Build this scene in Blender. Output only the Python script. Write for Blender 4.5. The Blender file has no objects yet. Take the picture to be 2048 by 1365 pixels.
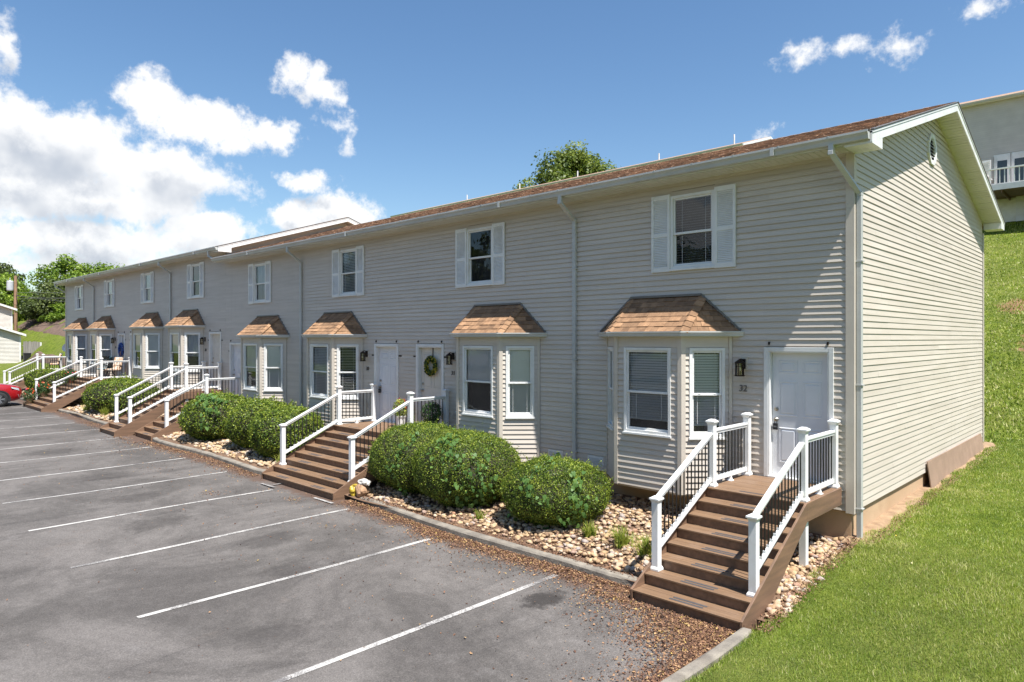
import bpy, math, random
import numpy as np
from mathutils import Vector, Matrix

# ------------------------------------------------------------------ scene, camera, sky, sun, exposure
SC = bpy.context.scene
COL = SC.collection
R = math.radians
random.seed(7)
RNG = np.random.default_rng(11)

cam_d = bpy.data.cameras.new('camera')
cam_d.lens = 24.0
cam_d.sensor_width = 36.0
cam_d.shift_y = -0.0022
cam_d.clip_end = 3000
cam = bpy.data.objects.new('camera', cam_d)
cam.rotation_euler = (R(90), 0, R(43.8))
COL.objects.link(cam)
SC.camera = cam

SUN_DIR = Vector((1.0, -0.2, 2.07)).normalized()      # towards the sun
SUN_EL = math.asin(SUN_DIR.z)
SUN_ROT = math.atan2(SUN_DIR.x, SUN_DIR.y)
sun_d = bpy.data.lights.new('sun', 'SUN')
sun_d.energy = 5.0
sun_d.angle = R(0.55)
sun_d.color = (1.0, 0.97, 0.925)
sun = bpy.data.objects.new('sun', sun_d)
sun.rotation_euler = (-SUN_DIR).to_track_quat('-Z', 'Y').to_euler()
COL.objects.link(sun)
SC.view_settings.view_transform = 'Standard'
SC.view_settings.look = 'None'
SC.view_settings.exposure = 0.88
SC.view_settings.gamma = 1.0
SC.view_settings.use_curve_mapping = False
SKY_STRENGTH = 0.083

# clouds: azimuth, elevation, half width, half height (degrees), density
CLOUDS = [(167.3, 13.3, 5.25, 2.46, 1), (160.7, 12.1, 5.22, 2.13, 1), (169.0, 10.1, 4.73, 2.31, 1), (164.0, 10.0, 5.97, 1.75, 1),
 (170.1, 14.2, 3.41, 1.89, 0.9), (161.4, 17.1, 2.53, 1.52, 0.8), (158.4, 16.3, 3.2, 1.57, 0.9), (156.6, 16.1, 2.17, 1.42, 0.8),
 (153.3, 15.5, 2.08, 1.17, 0.75), (155.5, 14.8, 2.21, 0.91, 0.6), (151.1, 20.3, 1.47, 1.22, 0.62), (149.1, 19.2, 1.77, 1.0, 0.6),
 (149.9, 19.8, 1.17, 1.41, 0.5), (148.1, 16.9, 0.99, 0.67, 0.3), (147.5, 15.6, 0.5, 1.13, 0.22), (150.5, 12.2, 2.14, 0.92, 0.7),
 (151.4, 9.4, 2.12, 1.24, 0.9), (147.9, 10.0, 3.0, 1.49, 0.95), (165.5, 7.0, 6.47, 1.58, 0.85), (157.7, 7.9, 2.87, 1.43, 0.95),
 (169.0, 7.1, 3.5, 1.35, 0.75), (163.3, 5.2, 8.19, 1.3, 0.85), (170.5, 19.0, 0.9, 1.4, 0.5), (110.6, 20.9, 1.92, 0.87, 0.40),
 (107.5, 20.9, 1.66, 0.55, 0.26), (104.2, 20.2, 1.5, 0.75, 0.32), (98.9, 21.9, 0.98, 0.5, 0.28), (113.1, 15.8, 0.9, 0.36, 0.28),
 (182, 11, 9, 3.2, 1), (196, 8, 8, 2.6, .9), (215, 13, 9, 3, .9), (240, 9, 10, 2.6, .9), (268, 14, 8, 3, .9), (295, 9, 10, 2.6, .9),
 (325, 12, 8, 2.6, .8), (350, 8, 9, 2.2, .9), (30, 10, 8, 2.4, .8), (60, 8, 7, 2.0, .7), (300, 35, 6, 3.0, .7), (230, 32, 6, 3, .7)]


class NT:
    """small helper round a node tree"""
    def __init__(self, tree):
        self.t = tree
        self.t.nodes.clear()

    def n(self, kind, ins=None, **props):
        nd = self.t.nodes.new(kind)
        for k, v in props.items():
            setattr(nd, k, v)
        for k, v in (ins or {}).items():
            s = nd.inputs[k]
            if isinstance(v, bpy.types.Node):
                v = v.outputs[0]
            if isinstance(v, bpy.types.NodeSocket):
                self.t.links.new(v, s)
            else:
                s.default_value = v
        return nd

    def math(self, op, a, b=None, clamp=False):
        ins = {0: a}
        if b is not None:
            ins[1] = b
        return self.n('ShaderNodeMath', ins, operation=op, use_clamp=clamp).outputs[0]

    def vmath(self, op, a, b=None):
        ins = {0: a}
        if b is not None:
            ins[1] = b
        return self.n('ShaderNodeVectorMath', ins, operation=op)

    def mix(self, f, a, b, blend='MIX'):
        nd = self.n('ShaderNodeMix', data_type='RGBA', blend_type=blend)
        for i, v in ((0, f), (6, a), (7, b)):
            if isinstance(v, bpy.types.NodeSocket):
                self.t.links.new(v, nd.inputs[i])
            else:
                nd.inputs[i].default_value = v if i == 0 else tuple(v)[:3] + (1,)
        return nd.outputs[2]

    def ramp(self, f, stops, interp='LINEAR'):
        nd = self.n('ShaderNodeValToRGB', {0: f})
        cr = nd.color_ramp
        cr.interpolation = interp
        while len(cr.elements) < len(stops):
            cr.elements.new(0.5)
        for e, (p, c) in zip(cr.elements, stops):
            e.position = p
            e.color = (c, c, c, 1) if not isinstance(c, (tuple, list)) else tuple(c)[:3] + (1,)
        return nd.outputs[0]

    def smooth(self, v, a, b):
        return self.n('ShaderNodeMapRange', {0: v, 1: a, 2: b, 3: 0.0, 4: 1.0}, interpolation_type='SMOOTHSTEP').outputs[0]

    def noise(self, vec, scale, detail=4, rough=.55, dist=0.0, out=0):
        return self.n('ShaderNodeTexNoise', {'Vector': vec, 'Scale': scale, 'Detail': detail, 'Roughness': rough, 'Distortion': dist}).outputs[out]


world = bpy.data.worlds.new('World')
SC.world = world
world.use_nodes = True
W = NT(world.node_tree)
_dir = W.n('ShaderNodeTexCoord').outputs['Generated']
sky = W.n('ShaderNodeTexSky', sky_type='NISHITA', sun_disc=False, sun_elevation=SUN_EL, sun_rotation=SUN_ROT,
          altitude=300, air_density=1.2, dust_density=0.5, ozone_density=3.0)
sep = W.n('ShaderNodeSeparateXYZ', {0: _dir})
az = W.math('MULTIPLY', W.math('ARCTAN2', sep.outputs[1], sep.outputs[0]), 180 / math.pi)
az = W.math('MODULO', W.math('ADD', az, 360.0), 360.0)
el = W.math('MULTIPLY', W.math('ARCSINE', sep.outputs[2]), 180 / math.pi)
# wobble the look-up so that the outlines billow
wob = W.vmath('SCALE', W.vmath('SUBTRACT', W.noise(_dir, 13, 6, .62, out=1), (.5, .5, .5)).outputs[0])
wob.inputs[3].default_value = 5.0
wsep = W.n('ShaderNodeSeparateXYZ', {0: wob.outputs[0]})
az_w = W.math('ADD', az, wsep.outputs[0])
el_w = W.math('ADD', el, W.math('MULTIPLY', wsep.outputs[1], .7))


def cloud_mask(a, e):
    p = W.n('ShaderNodeCombineXYZ', {0: a, 1: e}).outputs[0]
    acc = None
    for (a0, e0, ra, re, s) in CLOUDS:
        q = W.vmath('MULTIPLY', W.vmath('SUBTRACT', p, (a0, e0, 0)).outputs[0], (1 / (ra * 1.22), 1 / (re * 1.22), 0))
        ln = W.vmath('LENGTH', q.outputs[0]).outputs['Value']
        m = W.math('MULTIPLY', W.math('SUBTRACT', 1.0, ln), s)
        acc = m if acc is None else W.math('SMOOTH_MAX', acc, m)
        if acc is not m:
            acc.node.inputs[2].default_value = .12
    return acc


fine = W.noise(_dir, 46, 8, .62)
big = W.noise(_dir, 16, 7, .6)
nz = W.math('ADD', W.math('MULTIPLY', W.math('SUBTRACT', fine, .5), 1.15), W.math('MULTIPLY', W.math('SUBTRACT', big, .5), 1.0))
m0 = W.math('ADD', W.math('ADD', cloud_mask(az_w, el_w), .0), nz)
dens = W.smooth(m0, -.08, .42)
m1 = W.math('ADD', cloud_mask(az_w, W.math('ADD', el_w, 1.5)), W.math('MULTIPLY', nz, .8))
shade = W.smooth(m1, .06, .85)
shade = W.math('MULTIPLY', shade, W.smooth(W.noise(_dir, 9, 4, .5), .36, .62))
ccol = W.mix(shade, (1.0, 1.0, 1.0), (.54, .585, .66))
sky_c = W.n('ShaderNodeHueSaturation', {'Saturation': 1.13, 'Value': 1.0, 'Color': sky.outputs[0]}).outputs[0]
bg_sky = W.n('ShaderNodeBackground', {0: sky_c, 1: SKY_STRENGTH})
bg_cl = W.n('ShaderNodeBackground', {0: ccol, 1: 0.60})
mixs = W.n('ShaderNodeMixShader', {0: W.math('MULTIPLY', dens, .97), 1: bg_sky.outputs[0], 2: bg_cl.outputs[0]})
W.n('ShaderNodeOutputWorld', {0: mixs.outputs[0]})

# ------------------------------------------------------------------ materials
MATS = {}


def new_mat(name):
    m = bpy.data.materials.new(name)
    m.use_nodes = True
    MATS[name] = m
    return m, NT(m.node_tree)


def pos(t):
    return t.n('ShaderNodeNewGeometry').outputs['Position']


def tint_factor(t, amount):
    a = t.n('ShaderNodeAttribute', attribute_name='tint').outputs['Fac']
    return t.math('ADD', t.math('MULTIPLY', t.math('SUBTRACT', a, .5), amount * 2), 1.0)


def scale_col(t, col, f):
    nd = t.vmath('SCALE', col)
    t.t.links.new(f, nd.inputs[3])
    return nd.outputs[0]


def pm(name, col, rough=.55, col2=None, ns=3.0, nd=4, lo=.35, hi=.65, tint=0.0, bump=0.0, bs=80.0, metal=0.0, spec=.5,
       stretch=(1, 1, 1), coat=0.0, dirt=None, dscale=1.2):
    m, t = new_mat(name)
    p = pos(t)
    ps = t.vmath('MULTIPLY', p, stretch).outputs[0]
    c2 = col2 or tuple(x * .86 for x in col)
    f = t.n('ShaderNodeMapRange', {0: t.noise(ps, ns, nd), 1: lo, 2: hi}).outputs[0]
    c = t.mix(f, c2, col)
    if dirt:
        df = t.n('ShaderNodeMapRange', {0: t.noise(p, dscale, 6, .65), 1: .5, 2: .8, 3: 0.0, 4: .7}).outputs[0]
        c = t.mix(df, c, dirt)
    if tint:
        c = scale_col(t, c, tint_factor(t, tint))
    b = t.n('ShaderNodeBsdfPrincipled', {'Base Color': c, 'Roughness': rough, 'Metallic': metal, 'Specular IOR Level': spec, 'Coat Weight': coat})
    if bump:
        bn = t.n('ShaderNodeBump', {'Strength': bump, 'Distance': .01, 'Height': t.noise(ps, bs, 4, .6)})
        t.t.links.new(bn.outputs[0], b.inputs['Normal'])
    t.n('ShaderNodeOutputMaterial', {0: b.outputs[0]})
    return m


def leaf_mat(name, stops, trans=.3, rough=.5):
    """foliage: colour varies leaf by leaf with the stored tint"""
    m, t = new_mat(name)
    a = t.n('ShaderNodeAttribute', attribute_name='tint').outputs['Fac']
    c = t.ramp(a, stops)
    b = t.n('ShaderNodeBsdfPrincipled', {'Base Color': c, 'Roughness': rough, 'Specular IOR Level': .35})
    tr = t.n('ShaderNodeBsdfTranslucent', {'Color': scale_col(t, c, t.math('ADD', 1.25, 0.0))})
    mx = t.n('ShaderNodeMixShader', {0: trans, 1: b.outputs[0], 2: tr.outputs[0]})
    t.n('ShaderNodeOutputMaterial', {0: mx.outputs[0]})
    return m


def glass_mat(name, tone, base_refl=.05, screen=0.0):
    m, t = new_mat(name)
    fr = t.n('ShaderNodeFresnel', {'IOR': 1.52}).outputs[0]
    fr = t.math('ADD', t.math('MULTIPLY', fr, 1.05), base_refl, True)
    p = pos(t)
    bn = t.n('ShaderNodeBump', {'Strength': .12, 'Distance': .02, 'Height': t.noise(p, 2.3, 2)})
    gl = t.n('ShaderNodeBsdfGlossy', {'Color': (.9, .93, .95, 1), 'Roughness': .015, 'Normal': bn.outputs[0]})
    tp = t.n('ShaderNodeBsdfTransparent', {'Color': tuple(tone) + (1,)})
    mx = t.n('ShaderNodeMixShader', {0: fr, 1: tp.outputs[0], 2: gl.outputs[0]})
    out = mx.outputs[0]
    if screen:
        df = t.n('ShaderNodeBsdfDiffuse', {'Color': (.09, .09, .095, 1)})
        out = t.n('ShaderNodeMixShader', {0: screen, 1: out, 2: df.outputs[0]}).outputs[0]
    t.n('ShaderNodeOutputMaterial', {0: out})
    return m


def siding_mat():
    m, t = new_mat('vinyl_siding')
    p = pos(t)
    a = t.n('ShaderNodeAttribute', attribute_name='tint').outputs['Fac']
    ps = t.vmath('MULTIPLY', p, (.35, .35, 6)).outputs[0]
    c = t.mix(t.smooth(t.noise(ps, 2.2, 5), .3, .7), (.535, .472, .400), (.590, .526, .455))
    # run-down streaks and splash grime
    pv = t.vmath('MULTIPLY', p, (5, 5, .35)).outputs[0]
    st = t.smooth(t.noise(pv, 1.0, 6, .65), .55, .80)
    c = t.mix(t.math('MULTIPLY', st, .30), c, (.42, .365, .30))
    gr = t.smooth(t.noise(p, 1.1, 7, .7), .52, .78)
    c = t.mix(t.math('MULTIPLY', gr, .22), c, (.42, .37, .31))
    c = scale_col(t, c, t.math('ADD', t.math('MULTIPLY', t.math('SUBTRACT', a, .5), .16), 1.0))
    b = t.n('ShaderNodeBsdfPrincipled', {'Base Color': c, 'Roughness': .48, 'Specular IOR Level': .45})
    h = t.math('ADD', t.noise(ps, 30, 4, .6), t.math('MULTIPLY', t.noise(t.vmath('MULTIPLY', p, (1, 1, .4)).outputs[0], 1.6, 2), 6.0))
    bn = t.n('ShaderNodeBump', {'Strength': .10, 'Distance': .01, 'Height': h})
    t.t.links.new(bn.outputs[0], b.inputs['Normal'])
    t.n('ShaderNodeOutputMaterial', {0: b.outputs[0]})
    return m


M_SIDING = siding_mat()
M_SIDING_W = pm('pale_siding', (.62, .58, .52), .5, (.56, .52, .46), ns=1.5, tint=.05)
M_SIDING_G = pm('grey_siding', (.62, .58, .53), .5, (.56, .52, .475), ns=1.5, tint=.06)
M_TRIM = pm('beige_trim', (.585, .52, .44), .45, (.535, .475, .40), ns=2)
M_WHITE = pm('white_vinyl', (.76, .76, .74), .35, (.70, .70, .68), ns=3, dirt=(.52, .50, .44), dscale=2.5)
M_RAIL = pm('white_rail_vinyl', (.80, .80, .785), .34, (.75, .75, .73), ns=4, dirt=(.60, .57, .50), dscale=3.5)
M_GUTTER = pm('white_aluminium', (.52, .52, .505), .35, (.44, .445, .43), ns=1.3, stretch=(1, 1, 1), dirt=(.40, .39, .34), dscale=1.6)
M_SOFFIT = pm('soffit_vinyl', (.66, .64, .57), .5, (.60, .58, .51), ns=2)
M_ROOFMETAL = pm('drip_edge_metal', (.18, .165, .15), .4)
M_SHINGLE = pm('asphalt_shingle', (.335, .195, .105), .9, (.235, .132, .07), ns=9, nd=8, tint=.42, bump=.8, bs=260)
M_SHINGLE_M = pm('weathered_shingle', (.43, .285, .19), .92, (.24, .152, .10), ns=9, nd=8, tint=.6, bump=.8, bs=200)
M_DECK = pm('brown_composite', (.225, .135, .075), .6, (.165, .098, .055), ns=3, nd=6, tint=.10, bump=.25, bs=26, stretch=(.25, 8, 8), dirt=(.25, .17, .12), dscale=3)
M_FASCIA = pm('brown_fascia_board', (.22, .128, .078), .55, (.14, .085, .054), ns=2.2, nd=7, bump=.25, bs=20, stretch=(6, .5, 6))
M_GRIP = pm('grip_strip', (.05, .05, .055), .85, (.075, .07, .07), ns=20)
M_BLACK = pm('black_metal', (.012, .011, .011), .35, (.02, .018, .018), spec=.5)
M_BRONZE = pm('dark_bronze', (.022, .014, .010), .4, (.035, .022, .014), metal=.6)
M_NICKEL = pm('satin_nickel', (.45, .40, .33), .3, metal=1.0)
M_DOOR_W = pm('white_door_paint', (.70, .71, .73), .4, (.66, .67, .69), ns=4)
M_DOOR_C = pm('cream_door_paint', (.66, .62, .55), .4, (.61, .57, .50), ns=4)
M_STUCCO = pm('foundation_stucco', (.54, .38, .235), .9, (.47, .315, .19), ns=2.4, nd=7, bump=.5, bs=70, dirt=(.36, .20, .10))
M_BOARD = pm('weathered_board', (.33, .22, .155), .8, (.27, .18, .125), ns=3, nd=6)
M_BLIND = pm('white_blind', (.88, .88, .87), .5, (.84, .84, .83))
M_CURTAIN = pm('white_curtain', (.62, .64, .68), .8, (.50, .52, .57), ns=6, stretch=(3, 3, .3))
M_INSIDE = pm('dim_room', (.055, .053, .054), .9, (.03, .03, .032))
M_NUM = pm('grey_number_metal', (.16, .15, .14), .4, metal=.4)
M_KERB = pm('concrete_kerb', (.29, .255, .205), .95, (.165, .145, .12), ns=4, nd=9, bump=1.0, bs=34, dirt=(.10, .08, .065), dscale=1.6)
M_SOIL = pm('bed_soil', (.19, .115, .07), 1.0, (.11, .065, .04), ns=9, nd=8, bump=1, bs=50)
M_DIRT = pm('bare_dirt', (.36, .245, .145), 1.0, (.24, .155, .09), ns=6, nd=8, bump=1, bs=60)
M_STONE = None
M_MULCH = pm('bark_mulch', (.16, .105, .075), 1.0, (.09, .058, .042), ns=2.5, nd=9, bump=1, bs=12)
M_GREYWOOD = pm('grey_fence_wood', (.33, .30, .27), .9, (.20, .18, .16), ns=2, nd=6, stretch=(6, 6, .5), tint=.25)
M_POLE = pm('pole_wood', (.36, .22, .13), .9, (.25, .15, .09), ns=2)
M_BARK = pm('bark', (.10, .075, .055), .95, (.06, .045, .033), ns=6, bump=.8, bs=14)
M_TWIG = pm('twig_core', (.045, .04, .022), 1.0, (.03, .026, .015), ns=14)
M_GALV = pm('grey_transformer', (.50, .52, .54), .4)
M_WIRE = pm('wire_sheath', (.10, .10, .10), .6)
M_RED = pm('red_car_paint', (.32, .008, .012), .25, (.28, .007, .010), coat=1.0)
M_TYRE = pm('tyre_rubber', (.018, .018, .018), .8)
M_CLAD = pm('black_cladding', (.02, .02, .022), .5)
M_RIM = pm('alloy_rim', (.42, .43, .45), .3, metal=.8)
M_CARGLASS = pm('car_glass', (.02, .028, .03), .04, spec=.8)
M_LAMP = pm('headlamp_lens', (.55, .57, .60), .08, (.35, .36, .38), ns=30, spec=.8)
M_CREAMPAD = pm('striped_cushion', (.80, .75, .64), .9, (.62, .34, .18), ns=2.0, lo=.48, hi=.52, stretch=(9, 9, .01))
M_TEAL = pm('teal_sling', (.06, .22, .28), .7)
M_POTT = pm('terracotta_pot', (.30, .11, .055), .8)
M_POTD = pm('dark_pot', (.025, .022, .024), .5)
M_BIN = pm('black_bin', (.018, .018, .02), .5)
M_BAGY = pm('yellow_bag_plastic', (.50, .36, .03), .4, (.30, .20, .02), ns=9)
M_BAGB = pm('kraft_bag_paper', (.42, .26, .15), .85, (.36, .21, .12), ns=9)
M_BAGG = pm('crumpled_white_plastic', (.55, .52, .47), .4, (.42, .40, .36), ns=12)
M_FLOWER = leaf_mat('flower_petals', [(0, (.60, .06, .03)), (.5, (.65, .16, .04)), (1, (.55, .05, .16))], .3)
M_BLUEFLOWER = leaf_mat('blue_petals', [(0, (.015, .05, .28)), (.55, (.04, .13, .50)), (.8, (.10, .22, .55)), (1, (.10, .03, .015))], .2)
M_BOX = leaf_mat('boxwood_leaf', [(0, (.022, .048, .008)), (.4, (.085, .142, .016)), (.75, (.205, .272, .030)), (1, (.38, .42, .06))], .28, .45)
M_VINE = leaf_mat('bindweed_leaf', [(0, (.06, .14, .03)), (1, (.16, .28, .07))], .35)
M_LIRI = leaf_mat('liriope_leaf', [(0, (.10, .17, .02)), (.5, (.25, .31, .04)), (1, (.46, .46, .10))], .35)
M_PLANT = leaf_mat('house_plant_leaf', [(0, (.02, .06, .018)), (1, (.08, .15, .04))], .25)
M_WREATH = leaf_mat('wreath_leaf', [(0, (.012, .04, .01)), (.6, (.06, .12, .02)), (.72, (.45, .36, .03)), (1, (.58, .46, .05))], .2)
M_TREE_A = leaf_mat('bright_tree_leaf', [(0, (.06, .12, .012)), (.5, (.16, .25, .022)), (1, (.32, .40, .05))], .35)
M_TREE_B = leaf_mat('dark_tree_leaf', [(0, (.03, .05, .012)), (.6, (.09, .12, .026)), (1, (.17, .20, .05))], .25)
M_TREE_C = leaf_mat('oak_leaf', [(0, (.035, .065, .010)), (.5, (.11, .155, .018)), (1, (.26, .30, .04))], .3)
M_GRASSB = leaf_mat('grass_blade', [(0, (.085, .145, .014)), (.5, (.220, .300, .030)), (.80, (.38, .40, .080)), (1, (.58, .54, .26))], .35, .5)
M_LITTER = leaf_mat('dry_leaf', [(0, (.07, .035, .024)), (.45, (.20, .105, .065)), (.8, (.34, .19, .10)), (.94, (.46, .29, .15)), (1, (.50, .36, .10))], .15, .8)
G_CLEAR = glass_mat('window_glass', (.95, .96, .955), .01)
G_SCREEN = glass_mat('screened_glass', (.84, .85, .86), .0, .15)
G_LAMP = glass_mat('seeded_glass', (.85, .80, .68), .03)


DIRT_SPOTS = [(-3.3, 31.5, .9), (-2.2, 28.5, .8), (-4.6, 36, .8), (-1.0, 33, 1.0)]


def ground_mats():
    # mown grass under the blades
    m, t = new_mat('grass_ground')
    p = pos(t)
    big = t.smooth(t.noise(p, .35, 5, .6), .36, .66)
    mid = t.smooth(t.noise(p, 2.6, 6, .65), .34, .68)
    c = t.mix(mid, (.084, .125, .014), (.170, .212, .028))
    c = t.mix(t.math('MULTIPLY', big, .55), c, (.155, .160, .050))
    dry = t.smooth(t.noise(p, .9, 7, .7), .63, .74)
    c = t.mix(t.math('MULTIPLY', dry, .7), c, (.22, .185, .09))
    for (x, y, r) in DIRT_SPOTS:
        q = t.vmath('MULTIPLY', t.vmath('SUBTRACT', p, (x, y, 0)).outputs[0], (1, .6, 0)).outputs[0]
        d = t.math('ADD', t.vmath('LENGTH', q).outputs['Value'], t.math('MULTIPLY', t.math('SUBTRACT', t.noise(p, 1.6, 6, .7), .5), r * 2.2))
        c = t.mix(t.math('SUBTRACT', 1.0, t.smooth(d, r * .5, r)), c, (.26, .15, .085))
    fn = t.noise(p, 38, 5, .75)
    c = scale_col(t, c, t.n('ShaderNodeMapRange', {0: fn, 1: .25, 2: .75, 3: .45, 4: 1.55}).outputs[0])
    b = t.n('ShaderNodeBsdfPrincipled', {'Base Color': c, 'Roughness': .9, 'Specular IOR Level': .1})
    h = t.math('ADD', t.noise(p, 24, 4, .7), t.math('MULTIPLY', t.noise(p, 4, 3), 1.2))
    bn = t.n('ShaderNodeBump', {'Strength': 1.0, 'Distance': .06, 'Height': h})
    t.t.links.new(bn.outputs[0], b.inputs['Normal'])
    t.n('ShaderNodeOutputMaterial', {0: b.outputs[0]})

    # worn asphalt with darker sealed patches, dust and an oil spot
    m, t = new_mat('asphalt')
    p = pos(t)
    big = t.smooth(t.noise(p, .34, 9, .70, .6), .36, .64)
    c = t.mix(big, (.092, .083, .076), (.166, .150, .138))
    st = t.vmath('MULTIPLY', p, (1.0, .22, 1)).outputs[0]
    streak = t.smooth(t.noise(st, .75, 7, .7, .8), .52, .72)
    c = t.mix(t.math('MULTIPLY', streak, .65), c, (.062, .056, .053))
    mid = t.smooth(t.noise(p, 1.7, 7, .7), .55, .75)
    c = t.mix(t.math('MULTIPLY', mid, .45), c, (.19, .175, .165))
    dust = t.smooth(t.noise(p, .55, 8, .75, .4), .60, .80)
    c = t.mix(t.math('MULTIPLY', dust, .5), c, (.20, .155, .125))
    fine = t.math('ADD', t.math('MULTIPLY', t.noise(p, 150, 3, .8), .45), t.math('MULTIPLY', t.noise(p, 40, 4, .85), .55))
    c = scale_col(t, c, t.n('ShaderNodeMapRange', {0: fine, 1: .25, 2: .75, 3: .40, 4: 1.60}).outputs[0])
    agg = t.n('ShaderNodeTexVoronoi', {'Vector': p, 'Scale': 55.0}, feature='F1')
    c = scale_col(t, c, t.n('ShaderNodeMapRange', {0: agg.outputs['Distance'], 1: 0, 2: .6, 3: 1.18, 4: .82}).outputs[0])
    for (x, y, r, k) in ((-6.05, 6.93, .30, .85), (-9.6, 5.1, .34, .35), (-11.2, 5.6, .45, .4), (-13.6, 4.6, .5, .4), (-4.9, 4.6, .3, .3),
                         (-16.1, 5.0, .55, .45), (-7.6, 3.9, .4, .35), (-19, 5.3, .6, .45), (-24, 5.2, .7, .45)):
        q = t.vmath('SUBTRACT', p, (x, y, 0)).outputs[0]
        q = t.vmath('MULTIPLY', q, (1, .7, 0)).outputs[0]
        d = t.vmath('LENGTH', q).outputs['Value']
        d = t.math('ADD', d, t.math('MULTIPLY', t.math('SUBTRACT', t.noise(p, 7, 5, .7), .5), r * 1.6))
        f = t.math('MULTIPLY', t.math('SUBTRACT', 1.0, t.smooth(d, r * .45, r * 1.1)), k)
        c = t.mix(f, c, (.030, .026, .024))
    md = t.noise(p, 6.5, 6, .75)
    c = scale_col(t, c, t.n('ShaderNodeMapRange', {0: md, 1: .3, 2: .7, 3: .86, 4: 1.14}).outputs[0])
    # tannin-brown dirt that collects along the kerb
    yk = t.n('ShaderNodeSeparateXYZ', {0: p}).outputs[1]
    xk = t.n('ShaderNodeSeparateXYZ', {0: p}).outputs[0]
    kb = t.math('ADD', t.math('SUBTRACT', 8.0, yk), t.math('MULTIPLY', t.math('SUBTRACT', t.noise(p, 1.3, 7, .7), .5), 1.1))
    ke = t.math('ADD', t.math('SUBTRACT', -3.66, xk), t.math('MULTIPLY', t.math('SUBTRACT', t.noise(p, 1.6, 7, .7), .5), 1.1))
    kf = t.math('SUBTRACT', 1.0, t.smooth(t.math('MINIMUM', kb, ke), .16, .50))
    c = t.mix(t.math('MULTIPLY', kf, .85), c, (.105, .062, .042))
    # hairline cracks
    vn = t.vmath('ADD', p, t.vmath('SCALE', t.noise(p, 1.2, 5, .6, out=1))).outputs[0]
    cr = t.n('ShaderNodeTexVoronoi', {'Vector': vn, 'Scale': .33}, feature='DISTANCE_TO_EDGE').outputs['Distance']
    cf = t.math('MULTIPLY', t.math('SUBTRACT', 1.0, t.smooth(cr, .003, .009)), t.smooth(t.noise(p, .3, 3), .5, .62))
    c = t.mix(t.math('MULTIPLY', cf, .12), c, (.028, .026, .026))
    b = t.n('ShaderNodeBsdfPrincipled', {'Base Color': c, 'Roughness': .88, 'Specular IOR Level': .3})
    bn = t.n('ShaderNodeBump', {'Strength': .5, 'Distance': .012, 'Height': t.math('ADD', fine, agg.outputs['Distance'])})
    t.t.links.new(bn.outputs[0], b.inputs['Normal'])
    t.n('ShaderNodeOutputMaterial', {0: b.outputs[0]})

    # worn stripe paint: holes let the asphalt colour through
    m, t = new_mat('stripe_paint')
    p = pos(t)
    w = t.math('ADD', t.math('MULTIPLY', t.noise(p, 45, 6, .85), .75), t.math('MULTIPLY', t.noise(p, 1.3, 6, .65), .55))
    f = t.smooth(w, .60, .72)
    c = t.mix(f, (.46, .44, .41), (.135, .125, .120))
    b = t.n('ShaderNodeBsdfPrincipled', {'Base Color': c, 'Roughness': .8})
    t.n('ShaderNodeOutputMaterial', {0: b.outputs[0]})


def stone_mat():
    m, t = new_mat('river_stone')
    a = t.n('ShaderNodeAttribute', attribute_name='tint').outputs['Fac']
    p = pos(t)
    oi = t.n('ShaderNodeObjectInfo').outputs['Random']
    k = t.math('FRACT', t.math('ADD', a, t.math('MULTIPLY', oi, 3.0)))
    c = t.ramp(k, [(0, (.22, .14, .09)), (.18, (.40, .265, .145)), (.4, (.54, .385, .225)), (.6, (.46, .325, .205)), (.78, (.58, .475, .36)), (.9, (.36, .31, .28)), (1, (.38, .21, .125))])
    c = scale_col(t, c, t.n('ShaderNodeMapRange', {0: t.noise(p, 26, 6, .7), 1: .3, 2: .7, 3: .68, 4: 1.22}).outputs[0])
    b = t.n('ShaderNodeBsdfPrincipled', {'Base Color': c, 'Roughness': .85, 'Specular IOR Level': .3})
    bn = t.n('ShaderNodeBump', {'Strength': .4, 'Distance': .01, 'Height': t.noise(p, 60, 5, .7)})
    t.t.links.new(bn.outputs[0], b.inputs['Normal'])
    t.n('ShaderNodeOutputMaterial', {0: b.outputs[0]})
    return m


ground_mats()
M_STONE = stone_mat()
M_GRASS, M_ASPHALT, M_STRIPE = MATS['grass_ground'], MATS['asphalt'], MATS['stripe_paint']

# ------------------------------------------------------------------ mesh helpers
def wloc(o):
    v = Vector((0, 0, 0))
    while o is not None:
        v += o.location
        o = o.parent
    return v


def link(name, me, mat, parent=None):
    o = bpy.data.objects.new(name, me)
    if mat is not None and me is not None and not me.materials:
        me.materials.append(mat)
    if parent is not None:
        o.parent = parent
    COL.objects.link(o)
    return o


def set_tint(me, vals):
    a = me.attributes.new('tint', 'FLOAT', 'FACE')
    a.data.foreach_set('value', np.asarray(vals, dtype=np.float32))


def np_mesh(name, V, F, tint=None, smooth=False, off=None):
    V = np.asarray(V, dtype=np.float32)
    if off is not None:
        V = V - np.asarray(off, dtype=np.float32)
    F = np.asarray(F, dtype=np.int32)
    me = bpy.data.meshes.new(name)
    n, k = F.shape
    me.vertices.add(len(V))
    me.vertices.foreach_set('co', V.ravel())
    me.loops.add(n * k)
    me.loops.foreach_set('vertex_index', F.ravel())
    me.polygons.add(n)
    me.polygons.foreach_set('loop_start', np.arange(0, n * k, k, dtype=np.int32))
    me.update(calc_edges=True)
    me.validate()
    set_tint(me, np.full(len(me.polygons), .5) if tint is None else tint[:len(me.polygons)])
    if smooth:
        me.polygons.foreach_set('use_smooth', np.ones(len(me.polygons), dtype=bool))
    return me


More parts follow.
